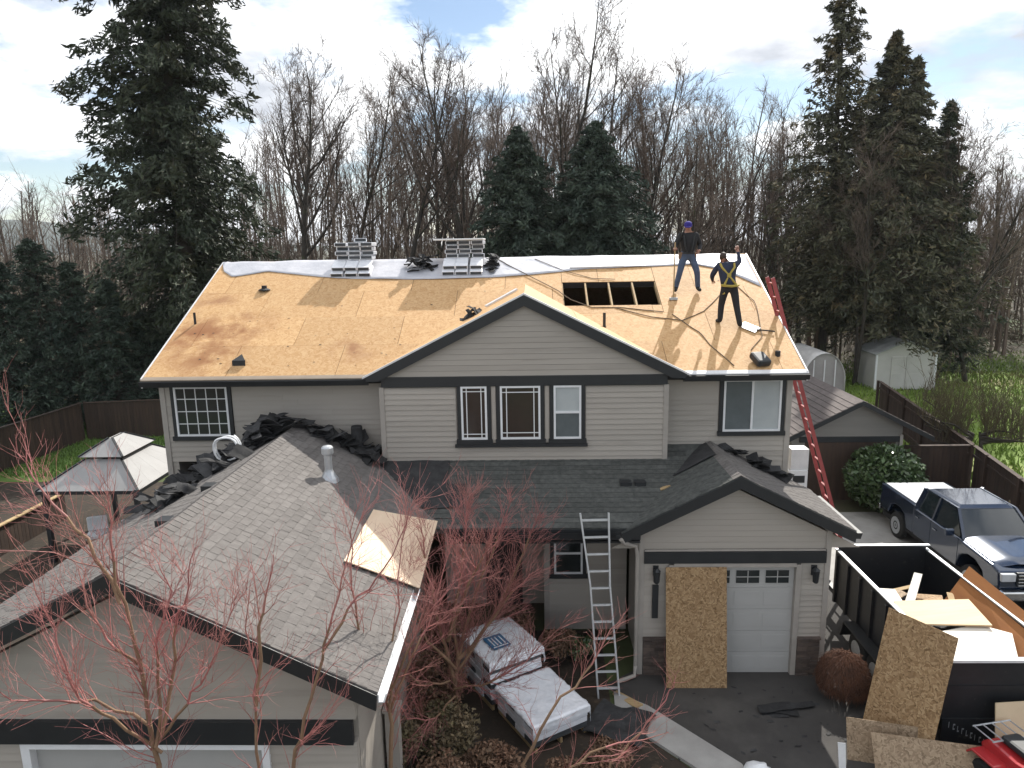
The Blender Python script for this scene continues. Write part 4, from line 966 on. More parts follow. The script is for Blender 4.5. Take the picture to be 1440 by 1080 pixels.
# crumpled sheets and heaps of torn off roofing
def crumple(mb, c, ux, uy, w, l, amp, seed, n=6):
    ux, uy = Vector(ux).normalized(), Vector(uy).normalized(); nn = ux.cross(uy); c = Vector(c); vs = []; fs = []
    for i in range(n+1):
        for j in range(n+1):
            a, b = (i/n-.5)*w, (j/n-.5)*l; q_ = Vector((a*1.9+seed*3.1, b*1.9, seed))
            vs.append(c+ux*(a+.12*w*noise.noise(q_+Vector((5, 0, 0))))+uy*(b+.12*l*noise.noise(q_+Vector((0, 7, 0))))+nn*(amp*noise.noise(q_*1.3)+amp*.5*noise.noise(q_*3)))
    for i in range(n):
        for j in range(n): a = i*(n+1)+j; fs.append((a, a+n+1, a+n+2, a+1))
    mb.add(vs, fs)
def heap(name, label, pts, zf, seed, size=.5, count=26, lift=.35, mat=felt, cat='debris heap', amp=.16):
    g = random.Random(seed); m = MB()
    for i in range(count):
        (x, y, s) = g.choice(pts); x += g.gauss(0, s*.42); y += g.gauss(0, s*.42); h = zf(x, y)
        z = h + lift*s*g.random()**1.3*1.6 + .03
        a = g.uniform(0, 6.28); tl = g.gauss(0, .38); ux = Vector((math.cos(a), math.sin(a), tl)); uy = Vector((-math.sin(a), math.cos(a), g.gauss(0, .38)))
        uy = uy - ux.normalized()*uy.dot(ux.normalized())
        crumple(m, (x, y, z), ux, uy, size*g.uniform(.35, .9), size*g.uniform(.8, 2.0), amp*g.uniform(.3, .9), g.uniform(0, 90))
    c = pts[0]; o = m.build(name, mat, org=(c[0], c[1], zf(c[0], c[1])), smooth=False); tag(o, label, cat)
    q_ = o.modifiers.new('thick', 'SOLIDIFY'); q_.thickness = .012
    return o
HN = 'felt_heap'
heap(HN, 'big rounded heap of black torn felt at the top of the left wing ridge', [(-5.75, 14.6, .6), (-5.6, 14.8, .5), (-5.95, 14.4, .5)], zl, 3, .42, 50, .48)
heap(HN, 'long black heap of torn roofing below the grid window on the left wing', [(-6.6, 14.4, .7), (-6.2, 13.8, .6), (-7.0, 14.9, .7), (-7.4, 15.0, .7)], zl, 4, .42, 55, .17)
heap(HN, 'black roofing scraps strewn down the left slope beside the gazebo', [(-7.0, 12.9, .6), (-6.6, 12.3, .6), (-7.4, 13.6, .8), (-7.8, 14.5, .8)], zl, 5, .34, 50, .14)
heap(HN, 'black felt draped along the wall right of the left wing ridge', [(-4.7, 15.2, .35), (-4.2, 15.3, .35), (-3.8, 15.2, .35)], lambda x, y: max(zl(x, y), zs(x, y)), 6, .45, 30, .22)
heap('shingle_scraps', 'small dark scrap pile by the right rake edge of the left shingle stack', [(-2.95, 19.55, .22), (-2.75, 19.6, .2), (-3.2, 19.45, .22)], lambda x, y: roofz(y), 7, .26, 26, .8)
heap('shingle_scraps', 'small dark scrap pile right of the right ridge stack', [(-1.0, 19.6, .2)], lambda x, y: roofz(y), 8, .26, 16, 1.0)
heap('shingle_scraps', 'dark scraps caught on the left rake of the cross gable', [(-1.4, 16.6, .22)], lambda x, y: zc-SL*abs(x-XC)+.02, 9, .2, 10, .3)
heap('felt_heap', 'crumpled black felt lying behind the ridge of the right wing roof', [(4.6, 15.3, .3), (5.0, 15.2, .3), (5.3, 15.1, .25)], lambda x, y: zG-SL*abs(x-XG), 10, .34, 22, .26)
o = MB().lathe([(.13, 0), (.14, .02), (.13, .50), (.11, .53)], (-3.95, 15.35, max(zl(-3.95, 15.35), zs(0, 15.35))), 12).build('felt_roll', felt, org=(-3.95, 15.35, 4.2)); tag(o, 'upright roll of black felt against the upper left wall', 'roll')
# felt laid in the valley: strips, stepped edge
def felt_sheet(name, label, corners, seed, amp=.02, n=10, mat=felt):
    a, b, c, d = [Vector(p) for p in corners]; vs = []; fs = []
    for i in range(n+1):
        for j in range(n+1):
            u, v = i/n, j/n; p = (a*(1-u)+b*u)*(1-v)+(d*(1-u)+c*u)*v; p = p+Vector((0, 0, .022+amp*(1+noise.noise(Vector((p.x*2.2, p.y*2.2, seed))))))
            vs.append(p)
    for i in range(n):
        for j in range(n): q_ = i*(n+1)+j; fs.append((q_, q_+n+1, q_+n+2, q_+1))
    o = MB().add(vs, fs).build(name, mat, org=tuple((a+c)/2)); tag(o, label, 'roofing felt'); s_ = o.modifiers.new('thick', 'SOLIDIFY'); s_.thickness = .006; return o
S2 = lambda x, Y: (x, Y, zs(x, Y)+.01)
felt_sheet('roofing_felt', 'upper black felt strip on the skirt roof left below the bay', [S2(-3.45, 14.35), S2(-1.85, 14.35), S2(-1.85, 15.12), S2(-3.6, 15.12)], 1)
felt_sheet('roofing_felt', 'lower black felt strip with stepped edge on the skirt roof', [S2(-2.6, 13.75), S2(-1.45, 13.75), S2(-1.45, 14.42), S2(-3.3, 14.42)], 2)
felt_sheet('roofing_felt', 'black felt on the left slope of the right wing below the corner', [(2.35, 14.6, zG-SL*1.65), (3.9, 14.7, zG-.05), (3.9, 15.6, zG-.05), (2.3, 15.6, zG-SL*1.7)], 3, .03)
o = MB(); crumple(o, (2.75, 14.3, zG-SL*1.25+.05), (1, .2, .4), (0, 1, 0), .22, .14, .05, 4); o = o.build('wood_scrap', raw_wood, org=(2.75, 14.3, 3.8)); tag(o, 'scrap of yellowish wood on the dark right wing roof', 'scrap'); o.modifiers.new('t', 'SOLIDIFY').thickness = .02
# white coiled cord in the left heap
m = MB(); c0 = Vector((-6.25, 13.75, zl(-6.25, 13.75)+.36)); m.tube([c0+Vector((.26*math.cos(a*.35), .05*a*.1, .26*math.sin(a*.35)+.02*math.sin(a))) for a in range(40)], .022, 6)
o = m.build('coiled_cord', white_paint, org=tuple(c0), smooth=True); tag(o, 'white coiled cord lying in the black heap under the grid window', 'cord')
# shovel by the right roofer, metal strips, ropes
def rope(label, pts, r=.011):
    m = MB(); fine = []
    P_ = [roof_pt(x, y, dz) for x, y, dz in pts]
    for i in range(len(P_)-1):
        for k_ in range(5): p = P_[i].lerp(P_[i+1], k_/5); fine.append(p+Vector((.03*noise.noise(p*2.1), .03*noise.noise(p*2.1+Vector((4, 4, 4))), 0)))
    fine.append(P_[-1]); m.tube(fine, r, 5); o = m.build('rope', rope_m, org=tuple(P_[0]), smooth=True); tag(o, label, 'rope')
rope('rope running from the right ridge stack down to the open roof gap', [(-.9, 19.9, .03), (-.2, 19.2, .03), (.7, 18.35, .02), (1.0, 17.95, .02), (1.5, 17.62, .02), (2.2, 17.60, .015), (3.2, 17.4, .015)])
rope('slack rope looping below the roofer in the blue cap', [(2.0, 17.62, .015), (2.9, 17.2, .015), (3.6, 17.05, .015), (4.2, 17.4, .015), (4.6, 17.9, .02), (5.0, 18.4, .02)])
rope('rope trailing down to the eave right of the cross gable', [(3.4, 17.3, .015), (3.9, 16.6, .015), (4.1, 16.0, .015), (4.4, 15.4, .015)])
rope('thin rope from the ridge to the open gap behind the first rope', [(.1, 19.9, .03), (.9, 19.3, .02), (1.6, 18.9, .02), (2.2, 18.85, .02)], .008)
rope('safety rope hanging down the right rake near the red ladder', [(5.2, 18.6, .02), (5.5, 17.8, .02), (5.45, 17.2, .02), (5.3, 16.4, .02), (4.9, 15.9, .02)], .009)
m = MB(); a, b = roof_pt(1.05, 19.42, .03), roof_pt(2.5, 19.45, .03); m.bar(a, b, .10, .025); o = m.build('metal_flashing', metal_white, org=tuple(a)); tag(o, 'white metal flashing strip on the underlayment above the open gap', 'flashing')
m = MB(); z_ = lambda x: zc-SL*abs(x-XC); m.bar((-1.1, 17.1, z_(-1.1)+.06), (-.35, 17.4, z_(-.35)+.06), .12, .04); o = m.build('metal_flashing', metal_white, org=(-.7, 17.2, z_(-.7))); tag(o, 'white metal strip along the left slope of the cross gable', 'flashing')
t = thing('shovel', 'flat roofing shovel lying on the bare deck beside the roofer in the navy shirt', 'shovel', tuple(roof_pt(5.15, 16.75)))
m = MB(); m.bar(roof_pt(4.95, 16.85, .03), roof_pt(5.25, 16.6, .03), .26, .012, up=(0, -.45, .9)); m.build('blade', galv, t); m = MB(); m.tube([roof_pt(5.22, 16.62, .035), roof_pt(5.62, 16.52, .05)], .018, 6); m.build('handle', trim_dark, t)
o = MB(); o.box(-.17, .17, -.2, .2, 0, .16); o = o.build('tool_bag', trim_dark); o.location = roof_pt(4.97, 15.5, .02); o.rotation_euler = (math.atan(SL), 0, .3); tag(o, 'small dark tool bag at the eave below the red ladder top', 'bag'); bevel(o, .05)

m = MB(); g = random.Random(14)
for i in range(46):
    x, y = (g.uniform(-8.2, -3), g.uniform(15.4, 17.4)) if i < 30 else (g.uniform(-8, 5), g.uniform(15.4, 19))
    if x > -4 and abs(x-XC) < HW-(y-YE)+.3: continue
    if OP[0]-.2 < x < OP[1]+.2 and y > 17.4: continue
    s = g.uniform(.012, .03); crumple(m, (x, y, roofz(y)+.012), (1, g.gauss(0, .5), 0), (-g.gauss(0, .3), 1, SL), s*2, s, .01, g.random()*30, 2)
m.build('roof_litter', felt, org=(-3, 17, 7), kind='stuff')

# ------------------------------------------------------------------ the two roofers
def person(label, base, J, radii, regions, mats, group=None):
    """one continuous skinned body; J joints (local), chains of joint names."""
    me = bpy.data.meshes.new('person'); names = list(J); idx = {n_: i for i, n_ in enumerate(names)}
    chains = [('pelvis', 'belly', 'chest', 'neck', 'head', 'crown'), ('pelvis', 'hip_l', 'knee_l', 'ankle_l', 'toe_l'), ('pelvis', 'hip_r', 'knee_r', 'ankle_r', 'toe_r'),
              ('chest', 'sh_l', 'el_l', 'wr_l', 'palm_l'), ('chest', 'sh_r', 'el_r', 'wr_r', 'palm_r')]
    edges = [(idx[a], idx[b]) for c in chains for a, b in zip(c, c[1:])]
    me.from_pydata([J[n_] for n_ in names], edges, []); tmp = bpy.data.objects.new('tmp_body', me); COL.objects.link(tmp)
    sm = tmp.modifiers.new('skin', 'SKIN'); sm.use_smooth_shade = True
    for n_, i in idx.items():
        v = me.skin_vertices[0].data[i]; r_ = radii[n_]; v.radius = r_ if isinstance(r_, tuple) else (r_, r_); v.use_root = (n_ == 'pelvis')
    sb = tmp.modifiers.new('sub', 'SUBSURF'); sb.levels = 2; sb.render_levels = 2
    dg = bpy.context.evaluated_depsgraph_get(); body = bpy.data.meshes.new_from_object(tmp.evaluated_get(dg)); bpy.data.objects.remove(tmp)
    body.name = 'person'; body.materials.clear()
    for mt in mats: body.materials.append(mt)
    segs = [(Vector(J[a]), Vector(J[b]), regions.get(b, 0)) for c in chains for a, b in zip(c, c[1:])]
    for p in body.polygons:
        best = 9; r_ = 0
        for a, b, g_ in segs:
            ab = b-a; u = max(0, min(1, (p.center-a).dot(ab)/ab.length_squared)); d = (p.center-(a+ab*u)).length
            if d < best: best = d; r_ = g_
        p.material_index = r_; p.use_smooth = True
    o = bpy.data.objects.new('person', body); COL.objects.link(o); o.location = base; ORG[o.name] = Matrix.Translation(Vector(base)); tag(o, label, 'person', group)
    return o
def hand(o, J, s, fwd, side):
    """palm and five curled fingers on the wrist"""
    w, p = Vector(J['wr_'+s]), Vector(J['palm_'+s]); d = (p-w).normalized(); f = Vector(fwd).normalized(); sd_ = d.cross(f).normalized()*side
    m = MB()
    for k_ in range(4):
        b = p+d*.02+sd_*(.021*(k_-1.5)); ln = (.075, .085, .08, .06)[k_]
        m.tube([b-d*.03, b+d*ln*.4, b+d*ln*.65+f*ln*.35, b+d*ln*.5+f*ln*.7], [.0095, .009, .008, .006], 6)
    m.tube([p-d*.03+sd_*.03, p+sd_*.052+f*.02, p+d*.025+sd_*.045+f*.045], [.011, .010, .007], 6)
    m.build('fingers', skin, o, local=True, smooth=True)
def head(o, c, face, mat=skin):
    """shaped head with brow, nose, chin and ears; face = direction it looks"""
    f = Vector(face).normalized(); q_ = Vector((0, 0, 1)); s_ = f.cross(q_).normalized(); u = s_.cross(f)
    def sh(p):
        x, y, z = p.x, p.y, p.z
        k_ = 1 - .22*max(0, -z)*(1-max(0, y)*.6); return Vector((x*k_*.92, y*(1.06 if y < 0 else .98), z))
    m = MB(); m.ell((0, 0, 0), (.078, .100, .118), 16, 12, sh); m.ell((0, .103, -.018), (.013, .022, .024), 8, 6); m.ell((.075, 0, -.01), (.010, .02, .032), 8, 6); m.ell((-.075, 0, -.01), (.010, .02, .032), 8, 6)
    m.ell((0, .094, -.062), (.026, .010, .008), 8, 5)
    B_ = lambda p: tuple(Vector(c)+s_*p[0]+f*p[1]+u*p[2])
    m.v = [B_(p) for p in m.v]; h = m.build('head', mat, o, local=True, smooth=True)
    e = MB(); e.ell((.030, .090, .012), (.012, .008, .007), 8, 5); e.ell((-.030, .090, .012), (.012, .008, .007), 8, 5); e.v = [B_(p) for p in e.v]; e.build('eyes', trim_dark, h, local=True, smooth=True)
    return h, B_
R0 = dict(pelvis=(.175, .135), belly=(.17, .13), chest=(.20, .145), neck=.058, head=.065, crown=.05, hip_l=.11, hip_r=.11, knee_l=.080, knee_r=.080, ankle_l=.066, ankle_r=.066, toe_l=.042, toe_r=.042,
          sh_l=.085, sh_r=.085, el_l=.064, el_r=.064, wr_l=.034, wr_r=.034, palm_l=(.042, .022), palm_r=(.042, .022))
# 0 skin, 1 top, 2 trousers, 3 boots, 4 belt
REG = dict(belly=1, chest=1, neck=1, head=0, crown=0, hip_l=2, hip_r=2, knee_l=2, knee_r=2, ankle_l=2, ankle_r=2, toe_l=3, toe_r=3, sh_l=1, sh_r=1, el_l=1, el_r=1, wr_l=1, wr_r=1, palm_l=0, palm_r=0)
JA = dict(pelvis=(0, .02, .93), belly=(.01, 0, 1.08), chest=(.0, -.02, 1.28), neck=(-.01, -.02, 1.47), head=(-.02, -.03, 1.57), crown=(-.02, -.03, 1.65),
          hip_r=(-.10, .02, .88), knee_r=(-.20, -.07, .50), ankle_r=(-.28, .01, .09), toe_r=(-.32, -.17, .035), hip_l=(.10, .02, .88), knee_l=(.23, -.08, .50), ankle_l=(.28, .01, .09), toe_l=(.31, -.17, .035),
          sh_r=(-.20, -.01, 1.40), el_r=(-.33, -.06, 1.16), wr_r=(-.37, -.27, 1.10), palm_r=(-.39, -.35, 1.09), sh_l=(.20, -.01, 1.40), el_l=(.31, .05, 1.15), wr_l=(.25, -.16, 1.02), palm_l=(.22, -.23, 1.0))
pa = roof_pt(3.94, 18.26); A = person('person in blue cap, black jacket and jeans holding a long handled tool', tuple(pa), JA, R0, REG, [skin, black_cloth, denim, rubber], 'roofers')
for pp, par in ((JA, A),):
    tbm = MB(); tbm.tube([(.17*math.cos(a*.5236), .02+.13*math.sin(a*.5236), .97) for a in range(13)], .022, 6, False); tbm.box(-.22, -.13, -.06, .08, .82, .97); tbm.box(.13, .21, -.05, .07, .84, .97); tbm.build('tool_belt', bark_tan, par, local=True)
hd, B_ = head(A, (-.02, -.04, 1.60), (-.25, -1, -.25))
cp = MB(); cp.lathe([(.098, .02), (.100, .06), (.088, .11), (.05, .14), (.01, .15)], (0, 0, 0), 14); cp.box(-.062, .062, .08, .19, .028, .042); cp.v = [B_(p) for p in cp.v]; cp.build('cap', cap_blue, A, local=True, smooth=False)
hand(A, JA, 'r', (0, -.2, -1), 1); hand(A, JA, 'l', (-1, 0, -.3), -1)
st = MB(); st.tube([(-.14, -.135, 1.40), (-.10, -.15, 1.15), (-.05, -.135, .98)], .018, 5); st.tube([(.12, -.145, 1.40), (.08, -.155, 1.15), (.05, -.135, .98)], .018, 5); st.tube([(-.15, -.09, .97), (0, -.135, .96), (.15, -.09, .97)], .02, 5); st.build('harness', trim_dark, A, local=True)
t = thing('scraper', 'long handled scraper held upright by the roofer in the blue cap', 'tool', tuple(roof_pt(3.54, 17.9)))
m = MB(); m.tube([roof_pt(3.54, 17.9, .05), (3.55, 17.91, roofz(17.9)+1.42)], .016, 6); m.build('handle', raw_wood, t); m = MB(); m.box(3.44, 3.64, 17.86, 17.94, roofz(17.9)+.01, roofz(17.9)+.07); m.build('blade', galv, t)
JB = dict(pelvis=(-.03, .04, .94), belly=(-.05, .07, 1.08), chest=(-.08, .14, 1.29), neck=(-.12, .20, 1.48), head=(-.14, .23, 1.57), crown=(-.15, .25, 1.65),
          hip_l=(-.13, .04, .89), knee_l=(-.18, .12, .50), ankle_l=(-.20, .10, .13), toe_l=(-.24, .27, .12), hip_r=(.08, .04, .89), knee_r=(.14, -.02, .48), ankle_r=(.21, -.12, .05), toe_r=(.27, .04, .05),
          sh_l=(-.27, .17, 1.42), el_l=(-.38, .28, 1.18), wr_l=(-.32, .46, 1.06), palm_l=(-.29, .53, 1.04), sh_r=(.11, .14, 1.43), el_r=(.24, .24, 1.50), wr_r=(.22, .33, 1.72), palm_r=(.21, .35, 1.79))
pb = roof_pt(4.65, 16.80); Bm = person('person in navy shirt, black trousers and yellow harness, back turned, arm raised', tuple(pb), JB, R0, REG, [skin, navy_cloth, black_cloth, rubber], 'roofers')
hd, B_ = head(Bm, (-.15, .25, 1.60), (-.1, 1, -.15))
hr = MB(); hr.ell((0, -.018, .022), (.084, .098, .105), 14, 10); hr.v = [B_(p) for p in hr.v]; hr.build('hair', hair_m, Bm, local=True, smooth=True)
hand(Bm, JB, 'r', (0, 1, 0), 1); hand(Bm, JB, 'l', (0, .3, -1), -1)
st = MB(); st.tube([(-.24, .10, 1.46), (-.22, .02, 1.38), (-.08, -.035, 1.2), (.10, -.09, .98)], .026, 5); st.tube([(.07, .06, 1.47), (.06, -.01, 1.38), (-.07, -.035, 1.2), (-.18, -.09, .98)], .026, 5); st.tube([(-.23, -.01, .97), (-.14, -.11, .96), (-.03, -.125, .95), (.10, -.11, .96), (.17, -.01, .97)], .03, 5)
st.tube([(-.13, .04, .90), (-.16, -.04, .78), (-.22, .05, .74)], .018, 5); st.tube([(.08, .04, .90), (.1, -.05, .76), (.17, .02, .72)], .018, 5); st.box(-.115, -.025, -.07, -.03, 1.15, 1.25); st.build('harness', strap_y, Bm, local=True)

# ------------------------------------------------------------------ ladders
def ladder(name, label, a0, a1, side, w0, w1, n, mat, rail=(.03, .075), rungr=.017, flare=None):
    """a0,a1 foot and head of the centre line; side = rung direction; widths; flare = (t, extra) widening at the head."""
    a0, a1, sd_ = Vector(a0), Vector(a1), Vector(side).normalized(); t = thing(name, label, 'ladder', tuple(a0)); dn = (a1-a0).normalized(); nn = sd_.cross(dn)
    wid = lambda u: (w0+(w1-w0)*u)/2 + (flare[1]*max(0, (u-flare[0])/(1-flare[0]))/2 if flare else 0)
    for s in (-1, 1):
        m = MB(); ts = [0, flare[0], 1] if flare else [0, 1]
        for u, v in zip(ts, ts[1:]): m.bar(a0.lerp(a1, u)+sd_*s*wid(u), a0.lerp(a1, v)+sd_*s*wid(v), rail[0], rail[1], up=nn)
        m.build('rail', mat, t)
        f = MB(); p = a0+sd_*s*wid(0); f.bar(p-dn*.02-nn*.05, p-dn*.02+nn*.07, .06, .03); f.build('foot', rubber, t)
    for i in range(n):
        u = (i+.6)/n; p = a0.lerp(a1, u); m = MB(); m.bar(p-sd_*wid(u), p+sd_*wid(u), rungr*2, rungr*2.4, up=nn); m.build('rung', mat, t)
    return t
ladder('aluminium_ladder', 'aluminium ladder with flared top leaning on the porch eave', (1.44, 12.62, 0), (1.17, 13.03, 3.70), (1, .05, 0), .42, .36, 11, alu, rail=(.032, .07), flare=(.62, .19))
ladder('red_ladder', 'tall red fibreglass ladder leaning on the right rake of the roof', (8.08, 17.0, 0), (5.60, 17.0, 7.95), (0, 1, 0), .44, .40, 24, red_fibre, rail=(.035, .085))

# ------------------------------------------------------------------ boards and sheets about the house
def slab(name, label, cat, corners, th, mat, group=None):
    a = [Vector(p) for p in corners]; n_ = (a[1]-a[0]).cross(a[3]-a[0]).normalized()*th; m = MB(); m.prism(a, n_); o = m.build(name, mat, org=tuple(a[0])); return tag(o, label, cat, group)
rs = lambda x, Y, dz=0: (x, Y, zl(x, Y)+dz)
slab('osb_sheet', 'tilted plywood sheet half in sun on the right slope of the left wing roof', 'plywood sheet', [rs(-3.02, 10.42, .06), rs(-1.87, 10.62, .06), rs(-1.90, 13.15, .16), rs(-3.03, 12.62, .05)], .018, ply_patch)
slab('osb_sheet', 'OSB sheet standing upright against the left half of the right garage door', 'plywood sheet', [(2.62, 12.92, .015), (3.83, 12.92, .015), (3.84, 13.34, 2.42), (2.63, 13.34, 2.42)], .012, osb_new)
slab('osb_sheet', 'weathered OSB sheet leaning on the near left corner of the black trailer', 'plywood sheet', [(5.85, 11.55, .02), (6.49, 10.53, .02), (7.03, 10.95, 2.28), (6.39, 11.97, 2.28)], .014, osb_new)
slab('osb_sheet', 'low OSB sheet standing on its long edge at the bottom right, in front', 'plywood sheet', [(5.62, 10.42, .01), (7.36, 10.05, .01), (7.44, 10.45, .62), (5.66, 10.82, .62)], .014, osb_grey)
slab('osb_sheet', 'shorter OSB piece standing behind the low sheet at the bottom right', 'plywood sheet', [(5.36, 10.92, .01), (6.5, 10.66, .01), (6.55, 10.88, .66), (5.39, 11.16, .66)], .014, osb_grey)
slab('pale_board', 'narrow pale board standing on end left of the low OSB sheets', 'board', [(5.02, 10.45, .01), (5.12, 10.43, .01), (5.12, 10.55, .62), (5.00, 10.57, .62)], .03, metal_white)
slab('wood_plank', 'short yellow plank lying on the ground beside the ladder foot', 'plank', [(1.52, 12.72, .03), (1.62, 12.82, .03), (2.06, 12.30, .09), (1.90, 12.20, .09)], .03, raw_wood)
m = MB(); g = random.Random(4)
for i in range(5): crumple(m, (4.7+g.uniform(-.35, .35), 12.2+g.uniform(-.14, .14), .03+.015*i), (1, g.uniform(-.3, .3), 0), (0, 1, 0), g.uniform(.4, .7), g.uniform(.15, .25), .03, i*3.3, 5)
o = m.build('shingle_scraps', felt, org=(4.7, 12.2, .02)); tag(o, 'few flat dark shingle scraps lying on the driveway before the garage door', 'scraps'); o.modifiers.new('t', 'SOLIDIFY').thickness = .008
m = MB(); crumple(m, (1.55, 11.75, .10), (1, -.5, 0), (.5, 1, 0), 1.1, 1.0, .09, 2.2, 10); o = m.build('black_tarp', felt, org=(1.55, 11.75, .02)); tag(o, 'crumpled black tarp on the ground between the pallet and the concrete path', 'tarp'); o.modifiers.new('t', 'SOLIDIFY').thickness = .006
m = MB(); m.ell((3.66, 10.42, .14), (.24, .2, .17), 14, 9, lambda p: p*(1+.25*noise.noise(p*2.3))); o = m.build('white_bag', white_paint, org=(3.66, 10.42, 0), smooth=True); tag(o, 'crumpled white plastic bag on the driveway at the bottom edge', 'bag')
o = MB(); o.box(-2.30, -2.10, 9.55, 9.75, 0, 1.9); o.box(-2.33, -2.07, 9.52, 9.78, 1.9, 1.95); o = o.build('grey_post', trim_beige, org=(-2.2, 9.65, 0)); tag(o, 'square grey post beside the left wing corner behind the vase shaped maple', 'post')

m = MB(); g = random.Random(31)
for i in range(60):
    x, y = g.uniform(2.3, 6.6), g.uniform(10.6, 13.2); s = g.uniform(.02, .07)
    if 2.5 < x < 3.95 and y > 12.8: continue
    crumple(m, (x, y, .022), (1, g.gauss(0, .6), 0), (-g.gauss(0, .6), 1, 0), s*1.6, s, .012, g.random()*30, 2)
m.build('driveway_litter', felt, org=(4, 12, 0), kind='stuff')
# wrapped pallets of shingles
def pallet(label, c, u, v, h, layers, lab):
    u, v = Vector(u).normalized(), Vector(v).normalized(); c = Vector(c); t = thing('shingle_pallet', label, 'pallet', tuple(c), 0, 'wrapped shingle pallets'); a, b = .58, .66
    P_ = lambda x, y, z: c+u*x+v*y+Vector((0, 0, z))
    for k_ in range(5): m = MB(); m.bar(P_(-a, -b+.08+k_*.29, .11), P_(a, -b+.08+k_*.29, .11), .10, .022); m.build('slat', raw_wood, t)
    for x in (-a+.05, 0, a-.05): m = MB(); m.bar(P_(x, -b, .055), P_(x, b, .055), .05, .09); m.build('runner', raw_wood, t)
    lh = (h-.13)/layers
    for j in range(layers):
        for k_ in range(4):
            y0 = -b+.02+k_*.328; z0 = .125+j*lh; dx = rng.uniform(-.015, .015)
            m = MB(); m.prism([P_(-a+dx, y0, z0+.006), P_(a+dx-.01, y0, z0+.006), P_(a+dx-.01, y0+.318, z0+.006), P_(-a+dx, y0+.318, z0+.006)], (0, 0, lh-.012)); m.build('bundle', bundle_end if k_ % 2 and j % 3 == 0 else wrap_m, t)
    # loose plastic over the top and three sides
    vs = []; fs = []; n = 30; 
    def cov(x, y):      # drape: x along u, y along v, beyond the edges hangs down
        ex, ey = max(0, abs(x)-a-.012), max(0, abs(y)-b-.012); d = ex+ey
        px_, py_ = max(-a-.015, min(a+.015, x)), max(-b-.015, min(b+.015, y))
        w = .016*noise.noise(Vector((x*5, y*5, h)))+.022*abs(noise.noise(Vector((x*9, y*9, h))))+.010*noise.noise(Vector((x*23, y*23, h)))
        if ex > 0: px_ += math.copysign(.015+abs(w)*1.2, x)
        if ey > 0: py_ += math.copysign(.015+abs(w)*1.2, y)
        return P_(px_, py_, h+.014+w*.7-min(d, h-.18))
    xs = np.linspace(-a-.06, a+.22, n*2); ys = np.linspace(-b-.1, b+.16, n*2)
    for x in xs:
        for y in ys: vs.append(cov(x, y))
    k_ = len(ys)
    for i in range(len(xs)-1):
        for j in range(k_-1): q_ = i*k_+j; fs.append((q_, q_+k_, q_+k_+1, q_+1))
    o = MB().add(vs, fs).build('plastic_cover', wrap_m, t, smooth=True)
    if lab:
        x, y, w, l = lab; lo = MB(); lo.add([P_(x-w, y-l, h+.05), P_(x+w, y-l, h+.05), P_(x+w, y+l, h+.05), P_(x-w, y+l, h+.05)], [(0, 1, 2, 3)]); lo = lo.build('label', label_blue, t)
        ls = MB()
        for k2 in (-.62, -.28, .1, .55): ls.add([P_(x+w*k2, y-l*.7, h+.054), P_(x+w*(k2+.13), y-l*.7, h+.054), P_(x+w*(k2+.13), y+l*.55, h+.054), P_(x+w*k2, y+l*.55, h+.054)], [(0, 1, 2, 3)])
        ls.add([P_(x-w*.8, y+l*.66, h+.054), P_(x+w*.8, y+l*.66, h+.054), P_(x+w*.8, y+l*.8, h+.054), P_(x-w*.8, y+l*.8, h+.054)], [(0, 1, 2, 3)])
        ls.build('label_print', wrap_m, lo)
    return t
U_, V_ = (1.03, .64, 0), (.64, -1.03, 0)
pallet('low pallet of shingles under crumpled white plastic, nearer one of the two', (.10, 11.88, 0), U_, V_, .56, 4, None)
pallet('tall pallet of shingles in white plastic with a blue label on top', (-.72, 13.06, 0), U_, V_, 1.0, 8, (-.12, .1, .2, .24))

# ------------------------------------------------------------------ dump trailer and its load
t = thing('dump_trailer', 'black steel dump trailer with high sides parked right of the garage', 'trailer', (7.85, 13.2, 0), 0)
X0, X1, Ya, Yb, ZF, ZT = 6.86, 8.90, 11.08, 15.32, .78, 1.88
MB().box(X0+.05, X1-.05, Ya+.05, Yb-.05, ZF-.06, ZF).build('bed_floor', gl_black, t)
for x0, x1, s in ((X0, X0+.05, -1), (X1-.05, X1, 1)):
    w = MB().box(x0, x1, Ya, Yb, ZF-.1, ZT).build('side_wall', gl_black, t)
    for k_ in range(8):
        y = Ya+.15+k_*(Yb-Ya-.3)/7; m = MB()
        m.box(x0-.05 if s < 0 else x1, x0 if s < 0 else x1+.05, y-.04, y+.04, ZF-.1, ZT-.06); m.build('stake', gl_black, w)
    m = MB(); m.box(x0-.012, x1+.012, Ya-.02, Yb+.02, ZT, ZT+.03); m.build('top_rail', galv, t)
    m = MB(); m.prism([(x0+s*.02 if s < 0 else x1, 12.3, .42), (x0+s*.02 if s < 0 else x1, 12.45, .80), (x0+s*.02 if s < 0 else x1, 14.1, .80), (x0+s*.02 if s < 0 else x1, 14.25, .42), (x0+s*.02 if s < 0 else x1, 14.2, .42), (x0+s*.02 if s < 0 else x1, 14.08, .77), (x0+s*.02 if s < 0 else x1, 12.47, .77), (x0+s*.02 if s < 0 else x1, 12.35, .42)], (s*.26, 0, 0)); m.build('fender', gl_black, t)
    for y in (12.88, 13.68):
        xw = x0-.17 if s < 0 else x1+.02
        wm = MB(); wm.lathe([(.22, 0), (.36, .02), (.375, .06), (.375, .14), (.36, .18), (.22, .19)], (xw, y, .375), 20, 'x'); wh = wm.build('tyre', rubber, t)
        r_ = MB(); r_.lathe([(.05, 0), (.2, .01), (.215, .05), (.215, .1), (.05, .11)], (xw+(-.015 if s < 0 else .09), y, .375), 14, 'x'); r_.build('rim', galv, wh)
